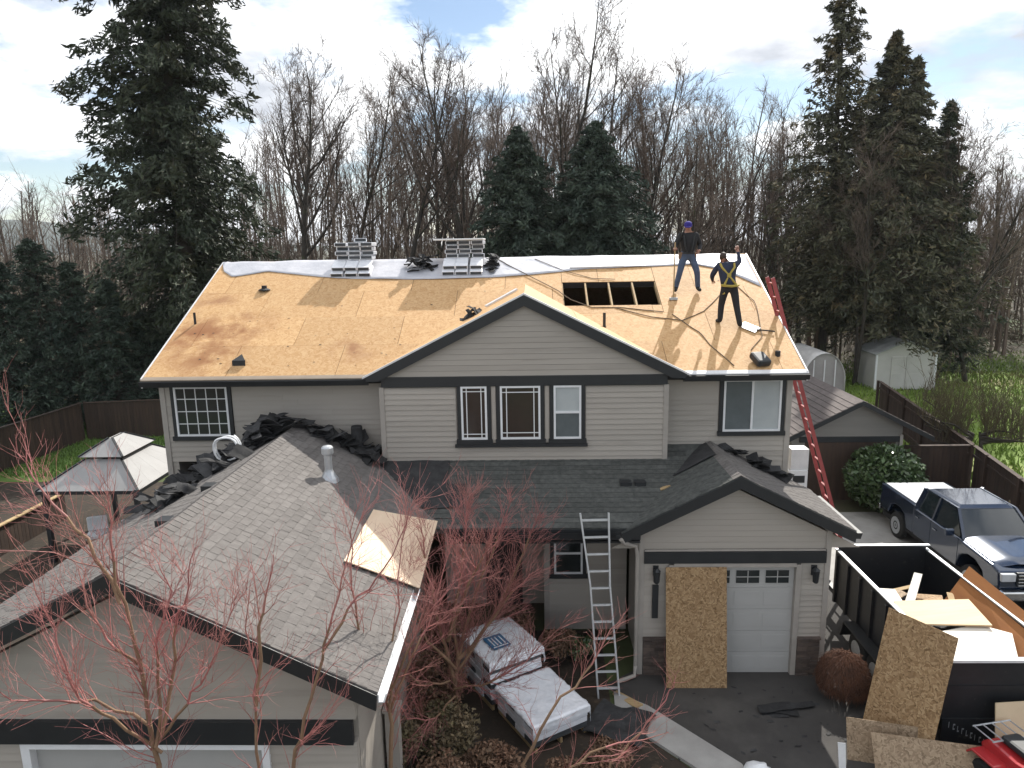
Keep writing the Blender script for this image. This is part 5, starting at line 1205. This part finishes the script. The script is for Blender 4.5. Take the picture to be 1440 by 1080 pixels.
w = MB().box(X0+.05, X1-.05, Yb-.05, Yb, ZF-.1, ZT+.10).build('front_wall', gl_black, t); MB().box(X0-.03, X1+.03, Yb-.06, Yb+.02, ZT+.10, ZT+.125).build('top_rail', galv, t)
tg = MB().box(X0+.05, X1-.05, Ya, Ya+.05, ZF-.1, ZT-.12).build('tailgate', gl_black, t)
m = MB(); m.box(X0+.0, X1-.0, Ya-.03, Ya+.07, ZT-.118, ZT-.07); m.build('top_rail', metal_white, tg)
m = MB(); m.box(X0+.1, X1-.1, Ya-.02, Ya, 1.28, 1.33); m.box(X0+.1, X0+.16, Ya-.03, Ya, ZF, ZT-.14); m.box(X1-.16, X1-.1, Ya-.03, Ya, ZF, ZT-.14); m.build('rib', gl_black, tg)
m = MB(); m.box(X0+.2, X0+.32, Ya+.2, Yb+.9, ZF-.22, ZF-.1); m.box(X1-.32, X1-.2, Ya+.2, Yb+.2, ZF-.22, ZF-.1); m.bar((X0+.26, Yb+.2, ZF-.16), (7.88, Yb+1.3, ZF-.16), .1, .12); m.bar((X1-.26, Yb+.1, ZF-.16), (7.88, Yb+1.3, ZF-.16), .1, .12); m.bar((7.88, Yb+1.1, ZF-.16), (7.88, Yb+1.1, .02), .07, .07); m.build('chassis', gl_black, t)
m = MB(); m.box(X0+.05, X1-.05, Ya+.1, Ya+.2, .42, ZF-.12); m.build('rear_bumper', gl_black, t)
L0, L1 = atY(1336, 1020, Ya-.05), atY(1388, 1046, Ya-.05)
m = MB(); g = random.Random(9)
for i in range(9):
    p = L0.lerp(L1, i/8.6); w_ = .028; h_ = .055
    m.box(p.x-w_*.5, p.x-w_*.2, Ya-.034, Ya-.031, p.z-h_, p.z+h_)
    if i % 2: m.box(p.x-w_*.2, p.x+w_*.7, Ya-.034, Ya-.031, p.z+h_*.5, p.z+h_)
    if i % 3: m.box(p.x-w_*.2, p.x+w_*.6, Ya-.034, Ya-.031, p.z-h_, p.z-h_*.6)
MB().box(X0+.12, X1-.12, Ya-.03, Ya+.02, .20, .70).build('tail_panel', gl_black, t)
m.build('lettering', galv, t)
DB = 'boards thrown in the dump trailer'
slab('pale_board', 'large cream board lying on top of the load in the trailer', 'board', [(7.05, 12.55, 1.60), (8.45, 12.25, 1.74), (8.55, 13.15, 1.78), (7.2, 13.35, 1.64)], .03, ply_pale, DB)
slab('pale_board', 'white ragged board at the near right of the trailer load', 'board', [(7.35, 11.45, 1.52), (8.35, 11.35, 1.60), (8.72, 12.1, 1.66), (8.3, 12.42, 1.66), (7.4, 12.3, 1.55)], .03, ply_white, DB)
slab('pale_board', 'white strip of board along the left wall of the trailer load', 'board', [(6.93, 12.4, 1.50), (7.25, 12.2, 1.52), (7.5, 13.9, 1.62), (7.1, 14.0, 1.60)], .02, ply_white, DB)
slab('pale_board', 'narrow white slat sticking up from the middle of the trailer load', 'board', [(7.5, 13.5, 1.52), (7.65, 13.42, 1.52), (8.15, 14.1, 1.86), (8.02, 14.18, 1.86)], .02, ply_white, DB)
slab('brown_board', 'orange brown plywood sheet leaning up along the right wall of the trailer', 'plywood sheet', [(8.42, 11.2, 1.30), (8.48, 13.9, 1.30), (9.0, 13.95, 2.12), (8.98, 11.15, 2.02)], .02, ply_orange)
heap('debris_heap', 'dark heap of torn shingles and wood filling the trailer below the pale boards', [(7.7, 12.2, .4), (8.1, 12.5, .4), (7.9, 13.1, .4), (7.8, 11.9, .3)], lambda x, y: 1.08, 21, .5, 60, .38, felt)

for i, (x, y, a_, w_, l_, lb, mt_) in enumerate(((7.35, 13.75, .5, .22, .8, 'grey brown plank lying across the far part of the trailer load', osb_grey), (8.1, 13.75, -.4, .3, .55, 'square OSB offcut at the far end of the trailer load', osb_new), (8.45, 13.45, 1.2, .12, .9, 'thin plank by the right wall of the trailer load', raw_wood), (7.25, 11.75, .9, .3, .5, 'OSB offcut at the near left corner of the trailer load', osb_grey), (7.75, 14.15, .2, .1, .7, 'short lath lying at the back of the trailer load', raw_wood))):
    u_ = Vector((math.cos(a_), math.sin(a_), .12)); v_ = Vector((-math.sin(a_), math.cos(a_), .05)); c_ = Vector((x, y, 1.50 if y > 13 else 1.62))
    slab('wood_offcut', lb, 'board', [c_-u_*l_/2-v_*w_/2, c_+u_*l_/2-v_*w_/2, c_+u_*l_/2+v_*w_/2, c_-u_*l_/2+v_*w_/2], .02, mt_, 'offcuts in the dump trailer')
heap('debris_heap', 'black torn felt heaped in the far end of the trailer bed', [(7.6, 13.9, .35), (8.2, 14.0, .35), (7.9, 14.4, .3)], lambda x, y: .9, 22, .45, 40, .5)

# ------------------------------------------------------------------ pickup truck (nose towards the camera)
t = thing('pickup_truck', 'dark blue black crew cab pickup truck with chrome grille parked by the fence', 'pickup truck', (11.78, 18.4, 0), 0)
def tb(mb, name, mat, par=None, bv=None, smooth=False):
    o = mb.build(name, mat, par or t, local=True, smooth=smooth)
    if bv: bevel(o, bv, 3)
    return o
# local: x across, y forward = -y, z up; length 5.8 from y=-2.85 (nose) to 2.95
def xprism(prof, x0, x1): m = MB(); m.prism([(x0, y, z) for y, z in prof], (x1-x0, 0, 0)); return m
body = MB(); body.prism([(-.98, y, z) for y, z in [(-2.72, .55), (-2.80, .80), (-2.74, 1.14), (-2.45, 1.21), (-1.22, 1.27), (1.0, 1.28), (1.0, .5), (-1.1, .5), (-1.22, .88), (-1.5, 1.02), (-1.85, 1.02), (-2.12, .88), (-2.25, .55)]], (1.96, 0, 0))
B0 = tb(body, 'body', truck_paint, bv=.05)
bed = MB()
for x0, x1 in ((-.98, -.86), (.86, .98)): bed.prism([(x0, y, z) for y, z in [(1.02, .52), (1.02, 1.36), (2.92, 1.36), (2.92, .62), (2.4, .62), (2.3, .9), (2.05, 1.0), (1.75, 1.0), (1.5, .9), (1.38, .52)]], (x1-x0, 0, 0))
bed.box(-.86, .86, 1.02, 2.88, .70, .76); bed.box(-.86, .86, 1.02, 1.09, .76, 1.34); tb(bed, 'cargo_bed', truck_paint, bv=.03)
tb(MB().box(-.97, .97, 2.89, 2.95, .62, 1.35), 'tailgate', truck_paint, bv=.02)
tb(MB().box(-.87, .87, 1.10, 2.88, 1.345, 1.375), 'bed_cover', M('bed_cover', (.42, .43, .45), (.35, .36, .38), rough=.35, scale=3), bv=.012)
hood = MB(); hv = [((.86+.05*j/8)*(i/6-1), -2.56+1.38*j/8, 1.215+.075*j/8+(.085*(1-abs(i/6-1)**3.2) - (.05 if j == 0 else 0)) + .018*max(0, 1-abs(abs(i/6-1)-.55)/.12)) for j in range(9) for i in range(13)]; hood.add(hv, [(j*13+i, j*13+i+1, (j+1)*13+i+1, (j+1)*13+i) for j in range(8) for i in range(12)]); tb(hood, 'hood', truck_paint, smooth=True)
# greenhouse as pillars and roof
rf = [(-.72, -.62, 1.90), (.72, -.62, 1.90), (.74, .88, 1.90), (-.74, .88, 1.90)]
roof = MB(); roof.add([(-.72, -.60, 1.86), (.72, -.60, 1.86), (.74, .90, 1.86), (-.74, .90, 1.86), (-.62, -.45, 1.935), (.62, -.45, 1.935), (.64, .78, 1.93), (-.64, .78, 1.93)], [(0, 1, 5, 4), (1, 2, 6, 5), (2, 3, 7, 6), (3, 0, 4, 7), (4, 5, 6, 7), (3, 2, 1, 0)]); tb(roof, 'cab_roof', truck_paint, bv=.03)
for s in (-1, 1):
    for a_, b_, w_, h_ in (((s*.90, -1.22, 1.27), (s*.72, -.58, 1.88), .07, .06), ((s*.92, .12, 1.27), (s*.735, .14, 1.88), .06, .10), ((s*.92, .98, 1.27), (s*.74, .88, 1.88), .07, .16), ((s*.73, -.6, 1.875), (s*.745, .9, 1.875), .05, .05)): tb(MB().bar(a_, b_, w_, h_), 'pillar', truck_paint)
tb(MB().add([(-.88, -1.22, 1.285), (.88, -1.22, 1.285), (.70, -.60, 1.865), (-.70, -.60, 1.865), (0, -1.27, 1.29), (0, -.64, 1.875)], [(0, 4, 5, 3), (4, 1, 2, 5)]), 'windshield', auto_glass, smooth=True)
tb(MB().add([(.86, .99, 1.29), (-.86, .99, 1.29), (-.70, .905, 1.86), (.70, .905, 1.86)], [(0, 1, 2, 3)]), 'rear_window', auto_glass)
for s in (-1, 1):
    tb(MB().add([(s*.905, -1.08, 1.285), (s*.915, .08, 1.285), (s*.735, .10, 1.86), (s*.73, -.52, 1.86)], [(0, 1, 2, 3)]), 'side_window', auto_glass)
    tb(MB().add([(s*.915, .17, 1.285), (s*.915, .90, 1.285), (s*.74, .80, 1.86), (s*.735, .17, 1.86)], [(0, 1, 2, 3)]), 'side_window', auto_glass)
    for y0, y1 in ((-1.12, .10), (.14, .98)):
        d = tb(MB().box(s*.982-.006 if s > 0 else -.988, s*.982+.006 if s > 0 else -.976, y0, y1, .58, 1.25), 'door', truck_paint, bv=.004)
        tb(MB().box(s*1.0-.012, s*1.0+.012, y1-.26, y1-.10, 1.07, 1.10), 'handle', chrome, d)
    mr = tb(MB().box(min(s*1.0, s*1.22), max(s*1.0, s*1.22), -.98, -.88, 1.28, 1.46), 'mirror', truck_paint, bv=.03); tb(MB().box(min(s*1.03, s*1.20), max(s*1.03, s*1.20), -.878, -.874, 1.30, 1.44), 'mirror_glass', chrome, mr)
    hl = tb(MB().box(min(s*.62, s*.955), max(s*.62, s*.955), -2.825, -2.72, .93, 1.12), 'headlight', lamp_lens, bv=.02)
    tb(MB().box(min(s*.80, s*.95), max(s*.80, s*.95), 2.951, 2.97, .85, 1.15), 'tail_light', red_paint)
    for y in (-1.67, 1.9):
        x = .80 if s > 0 else -.98
        wm = MB(); wm.lathe([(.24, 0), (.37, .015), (.395, .05), (.395, .15), (.37, .185), (.24, .20)], (x-.01, y, .395), 24, 'x'); wh = tb(wm, 'tyre', rubber, smooth=False)
        rm = MB(); xr = x+.19-.03 if s > 0 else x-.02; rm.lathe([(.04, .01), (.06, 0), (.10, .012), (.22, .004), (.255, .0), (.26, .05)], (xr if s < 0 else xr-.005, y, .395), 18, 'x'); tb(rm, 'rim', galv, wh)
g = MB(); g.box(-.60, .60, -2.83, -2.74, .80, 1.15); G0 = tb(g, 'grille', trim_dark, bv=.02)
for k_ in range(4): tb(MB().box(-.585, .585, -2.862, -2.83, .83+k_*.082, .865+k_*.082), 'grille_bar', chrome, G0, bv=.006)
tb(MB().box(-.97, .97, -2.95, -2.78, .50, .74), 'bumper', chrome, bv=.04); tb(MB().box(-.97, .97, 2.96, 3.08, .50, .68), 'bumper', chrome, bv=.03)
tb(MB().box(-.9, .9, -2.6, 2.85, .36, .52), 'underbody', rubber); tb(MB().box(-.80, .80, -.95, .9, 1.0, 1.26), 'interior', trim_dark)
sts = MB()
for x in (-.42, .42):
    for y in (-.30, .55): sts.box(x-.24, x+.24, y-.06, y+.10, 1.2, 1.62)
tb(sts, 'seats', curtain_grey, bv=.04)

# ------------------------------------------------------------------ red machine at the bottom right edge
t = thing('quad_bike', 'red machine with black handlebar at the bottom right corner', 'quad bike', (7.75, 9.75, 0), R(12))
def rb(mb, name, mat, bv=None): 
    o = mb.build(name, mat, t, local=True)
    if bv: bevel(o, bv, 2)
    return o
rb(MB().prism([(-.30, y, z) for y, z in [(-.75, .55), (-.72, .78), (-.3, .88), (.2, .80), (.7, .84), (.85, .70), (.8, .55)]], (.6, 0, 0)), 'body', red_paint, .05)
for s in (-1, 1):
    for y in (-.55, .55):
        x = s*.40; m = MB(); m.lathe([(.10, -.11), (.24, -.11), (.275, -.06), (.275, .06), (.24, .11), (.10, .11)], (x, y, .275), 16, 'x'); rb(m, 'tyre', rubber)
        m = MB(); m.prism([(x-.14, y-.36, .50), (x-.14, y-.22, .66), (x-.14, y+.22, .66), (x-.14, y+.36, .50), (x-.14, y+.34, .47), (x-.14, y+.2, .62), (x-.14, y-.2, .62), (x-.14, y-.34, .47)], (.28, 0, 0)); rb(m, 'fender', red_paint, .015)
m = MB(); m.tube([(-.42, -.12, 1.08), (-.25, -.20, 1.06), (-.08, -.28, .98), (.08, -.28, .98), (.25, -.20, 1.06), (.42, -.12, 1.08)], .02, 7); m.tube([(0, -.28, .98), (0, -.38, .6)], .03, 7); m.tube([(-.25, -.2, 1.06), (-.3, -.4, 1.14), (-.2, -.5, 1.0), (-.1, -.45, .7)], .012, 5); rb(m, 'handlebar', trim_dark)
rb(MB().box(-.17, .17, -.02, .62, .84, .96), 'seat', trim_dark, .05)
m = MB()
for k_ in range(5): m.tube([(-.34+k_*.17, .55, .90), (-.34+k_*.17, .95, .90)], .012, 5)
m.tube([(-.36, .55, .90), (.36, .55, .90)], .014, 5); m.tube([(-.36, .95, .90), (.36, .95, .90)], .014, 5); rb(m, 'rack', galv)
rb(MB().box(-.2, .2, -.3, .3, .32, .6), 'engine', galv, .04)
slab('cream_board', 'cream board standing behind the red machine at the right edge', 'board', [(7.62, 10.55, .02), (8.6, 10.65, .02), (8.75, 11.0, 1.12), (7.72, 10.9, 1.12)], .02, cream)

# ------------------------------------------------------------------ gazebo
t = thing('gazebo', 'grey hardtop gazebo with two tier roof left of the house', 'gazebo', (-12.6, 20.5, 0))
gx0, gx1, gy0, gy1 = -14.05, -11.1, 18.72, 22.2
for x in (gx0+.15, gx1-.15):
    for y in (gy0+.15, gy1-.15): MB().box(x-.06, x+.06, y-.06, y+.06, 0, 2.2).build('post', trim_dark, t)
m = MB(); m.box(gx0, gx1, gy0, gy0+.06, 2.10, 2.2); m.box(gx0, gx1, gy1-.06, gy1, 2.10, 2.2); m.box(gx0, gx0+.06, gy0+.06, gy1-.06, 2.10, 2.2); m.box(gx1-.06, gx1, gy0+.06, gy1-.06, 2.10, 2.2); m.build('beam', trim_dark, t)
def hip(z0, z1, i0, i1, name):
    cx_, cy_ = (gx0+gx1)/2, (gy0+gy1)/2; hx, hy = (gx1-gx0)/2, (gy1-gy0)/2
    lo = [(cx_+sx*(hx-i0), cy_+sy*(hy-i0), z0) for sx, sy in ((-1, -1), (1, -1), (1, 1), (-1, 1))]; up = [(cx_+sx*max(hx-i1, .05), cy_+sy*max(hy-i1, .05), z1) for sx, sy in ((-1, -1), (1, -1), (1, 1), (-1, 1))]
    for k_ in range(4):
        a, b, c, d = Vector(lo[k_]), Vector(lo[(k_+1) % 4]), Vector(up[(k_+1) % 4]), Vector(up[k_]); n = 5
        for j in range(n):
            u0, u1 = j/n, (j+1)/n; q_ = [a.lerp(b, u0), a.lerp(b, u1), d.lerp(c, u1), d.lerp(c, u0)]; cen = sum(q_, Vector())/4
            q_ = [p+(cen-p)*.008 for p in q_]; m = MB(); nn = (q_[1]-q_[0]).cross(q_[3]-q_[0]).normalized(); m.prism([p for p in q_], -nn*.02); m.build(name, gaz_metal, t)
        m = MB(); m.bar(a+Vector((0, 0, .012)), d+Vector((0, 0, .012)), .06, .035); m.build('hip_trim', trim_dark, t)
hip(2.2, 2.86, 0, .95, 'roof_panel'); hip(2.95, 3.36, .82, 1.42, 'roof_panel')
for i, (x, y, rz, lb) in enumerate(((-13.2, 19.9, .4, 'white cushioned patio chair under the gazebo, left one'), (-12.2, 19.5, -.5, 'white cushioned patio chair under the gazebo, right one'))):
    c = thing('patio_chair', lb, 'chair', (x, y, 0), rz, 'patio chairs')
    for sx in (-.26, .26):
        for sy in (-.26, .26): MB().box(sx-.02, sx+.02, sy-.02, sy+.02, 0, .36 if sy < 0 else .8).build('leg', trim_dark, c, local=True)
    bevel(MB().box(-.28, .28, -.28, .24, .36, .48).build('seat', white_paint, c, local=True), .03); bevel(MB().box(-.28, .28, .16, .27, .49, .92).build('backrest', white_paint, c, local=True), .03)

# ------------------------------------------------------------------ outbuilding, shed, hoop house
t = thing('outbuilding', 'small outbuilding with brown shingle roof and grey gable behind the round bush', 'outbuilding', (10.9, 25.5, 0))
ox, ow, oz, oy0, oy1, os = 10.92, 2.42, 2.28, 23.2, 28.2, .52
m = MB(); m.prism([(ox-ow+.25, 23.5, 0), (ox+ow-.9, 23.5, 0), (ox+ow-.9, 23.5, oz+.3), (ox, 23.5, oz+os*ow-.12), (ox-ow+.25, 23.5, oz+.06)], (0, 4.5, 0)); w = m.build('wall', M('outbuilding_siding', (.215, .205, .185), (.19, .18, .165), scale=1.5, rough=.7, stretch=(.3, 1, 4)), t)
for s in (-1, 1):
    m = MB(); m.prism([(ox+s*ow, oy0, oz), (ox, oy0, oz+os*ow), (ox, oy1, oz+os*ow), (ox+s*ow, oy1, oz)], (0, 0, -.08)); rr = m.build('roof', brown_roof, t)
    e = .22; n = int(ow*1.127/e); ux, uy = Vector((0, s, 0)), Vector((-s, 0, os)).normalized(); nn = ux.cross(uy)
    for j in range(n):
        o_ = Vector((ox+s*ow, oy0 if s > 0 else oy1, oz))+uy*(j*e)+nn*.003; m = MB(); L_ = oy1-oy0
        m.add([o_, o_+ux*L_, o_+ux*L_+nn*.018, o_+nn*.018, o_+uy*e+nn*.002, o_+ux*L_+uy*e+nn*.002], [(0, 1, 2, 3), (3, 2, 5, 4)]); m.build('shingle_course', brown_roof, rr)
    m = MB(); m.prism([(ox+s*ow, oy0-.03, oz-.01), (ox, oy0-.03, oz+os*ow-.01), (ox, oy0-.03, oz+os*ow-.16), (ox+s*ow, oy0-.03, oz-.16)], (0, .03, 0)); m.build('barge_board', trim_dark, t)
MB().box(ox-1.9, ox+1.5, 23.44, 23.5, 2.06, 2.24).build('band_board', trim_dark, t)
MB().box(ox-1.7, ox+1.3, 23.45, 23.49, 0, 2.05).build('door', fence_m, t); MB().box(ox+1.42, ox+1.52, 23.42, 23.5, 0, 2.3).build('corner_board', trim_beige, t)
t = thing('shed', 'pale plastic garden shed with double doors on the far right lawn', 'shed', (21.6, 42.4, 0))
sx0, sx1, sy0, sy1 = 20.0, 23.4, 41.3, 43.8; sxm = (sx0+sx1)/2
m = MB(); m.prism([(sx0, sy0, 0), (sx1, sy0, 0), (sx1, sy0, 2.15), (sxm, sy0, 2.85), (sx0, sy0, 2.15)], (0, sy1-sy0, 0)); m.build('wall', shed_m, t)
for s in (-1, 1):
    m = MB(); m.prism([(sxm, sy0-.12, 2.90), (sxm+s*1.85, sy0-.12, 2.12), (sxm+s*1.85, sy1+.12, 2.12), (sxm, sy1+.12, 2.90)], (0, 0, .06)); m.build('roof', M('shed_roof', (.33, .34, .33), (.16, .17, .16), scale=1.1, rough=.7), t)
for a in (sxm-.85, sxm+.01): d = MB().box(a, a+.84, sy0-.05, sy0-.002, .08, 2.0).build('door', shed_m, t); bevel(d, .015); MB().box(a+.12, a+.72, sy0-.062, sy0-.05, .25, 1.0).build('door_panel', shed_m, d); MB().box(a+.12, a+.72, sy0-.062, sy0-.05, 1.15, 1.85).build('door_panel', shed_m, d)
for a in (sx0, sx1): MB().box(a-.05, a+.05, sy0-.04, sy0+.06, 0, 2.12).build('corner_board', white_paint, t)
t = thing('hoop_house', 'arched hoop house with pale cover behind the outbuilding', 'greenhouse', (16.45, 42, 0))
vs = []; fs = []; n = 14
for y in np.linspace(39.8, 44, 7):
    for k_ in range(n+1): a = math.pi*k_/n; vs.append((16.45-1.2*math.cos(a), y, .8+1.7*math.sin(a) if 0 < k_ < n else .0))
for i in range(6):
    for k_ in range(n): a = i*(n+1)+k_; fs.append((a, a+1, a+n+2, a+n+1))
o = MB().add(vs, fs).build('cover', M('hoop_white', (.62, .61, .59), (.5, .49, .48), rough=.4, scale=1.5), t, smooth=True); o.modifiers.new('t', 'SOLIDIFY').thickness = .02
m = MB(); m.prism([(16.45-1.18*math.cos(math.pi*k_/n), 39.9, (.8+1.67*math.sin(math.pi*k_/n)) if 0 < k_ < n else 0) for k_ in range(n+1)], (0, .04, 0)); m.build('end_wall', hoop_m, t)
m = MB()
for k_ in range(3): m.bar((15.85+k_*.6, 39.87, 0), (15.85+k_*.6, 39.87, 2.1), .06, .05)
m.build('end_frame', metal_white, t)

# ------------------------------------------------------------------ fences
pk = MB(); pk.box(-.066, .066, -.010, .010, .04, 1.78); PK = pk.mesh('picket', fence_m)
def fence(label, p0, p1, h=1.8, cap_=True):
    p0, p1 = Vector((*p0, 0)), Vector((*p1, 0)); d = (p1-p0); Ln = d.length; d.normalize(); nn = Vector((-d.y, d.x, 0)); t = thing('fence', label, 'fence', tuple(p0), 0, 'brown board fences')
    n = int(Ln/.142); sc_ = h/1.8
    for i in range(n): inst(PK, 'picket', t, frame_m(p0+d*(i+.5)*.142+nn*rng.uniform(-.004, .004), d, nn, Vector((0, 0, sc_*rng.uniform(.99, 1.005)))))
    for k_ in range(int(Ln/2.4)+2):
        s = min(k_*2.4, Ln); m = MB(); a = p0+d*s+nn*.07; m.bar(a, a+Vector((0, 0, h+.06)), .10, .10); m.build('post', fence_m, t)
    for z in (.35, h-.3): m = MB(); m.bar(p0+nn*.03+Vector((0, 0, z)), p1+nn*.03+Vector((0, 0, z)), .04, .09); m.build('rail', fence_m, t)
    if cap_: m = MB(); m.bar(p0+Vector((0, 0, h+.02)), p1+Vector((0, 0, h+.02)), .15, .035); m.build('cap_rail', fence_m if not cap_ == 2 else raw_wood, t)
fence('brown board fence running towards the camera right of the pickup truck', (13.3, 15.5), (15.0, 23.7))
fence('short brown fence with a cap rail behind the pickup truck beside the round bush', (12.55, 23.75), (14.95, 23.75))
fence('brown fence receding past the fruit tree towards the pale shed', (15.05, 23.9), (17.2, 35))
fence('brown board fence along the left lawn below the dark evergreens', (-22.3, 22), (-21.2, 32.0))
fence('brown fence across the back of the left lawn', (-21.1, 32.1), (-14, 33.2))
fence('low timber fence with a sunlit cap rail at the left edge', (-15.9, 15.5), (-15.7, 22.2), .9, 2)
t = thing('storage_box', 'white storage boxes stacked beside the right wall under the red ladder', 'storage box', (7.35, 19.2, 0))
p0 = atY(1120, 660, 19.2)
m = MB(); m.box(p0.x-.28, p0.x+.24, 19.0, 19.5, 0, p0.z+.02); m.build('lower_box', white_paint, t); m = MB(); m.box(p0.x-.22, p0.x+.26, 19.05, 19.45, p0.z+.02, p0.z+.62); bx = m.build('upper_box', metal_white, t)
m = MB(); m.box(p0.x-.16, p0.x+.16, 18.985, 19.0, p0.z-.32, p0.z-.12); m.build('window', trim_dark, t)

# ------------------------------------------------------------------ air
hz = MB(); hz.box(-3200, 3200, -400, 3700, -4, 140)
hzm = bpy.data.materials.new('haze'); hzm.use_nodes = True; hn = hzm.node_tree; hn.nodes.remove(hn.nodes['Principled BSDF'])
pv = hn.nodes.new('ShaderNodeVolumePrincipled'); pv.inputs['Color'].default_value = (.80, .87, .96, 1); pv.inputs['Density'].default_value = .00013; pv.inputs['Anisotropy'].default_value = .2
hn.links.new(pv.outputs[0], hn.nodes['Material Output'].inputs['Volume'])
hz.build('haze', hzm, kind='stuff')
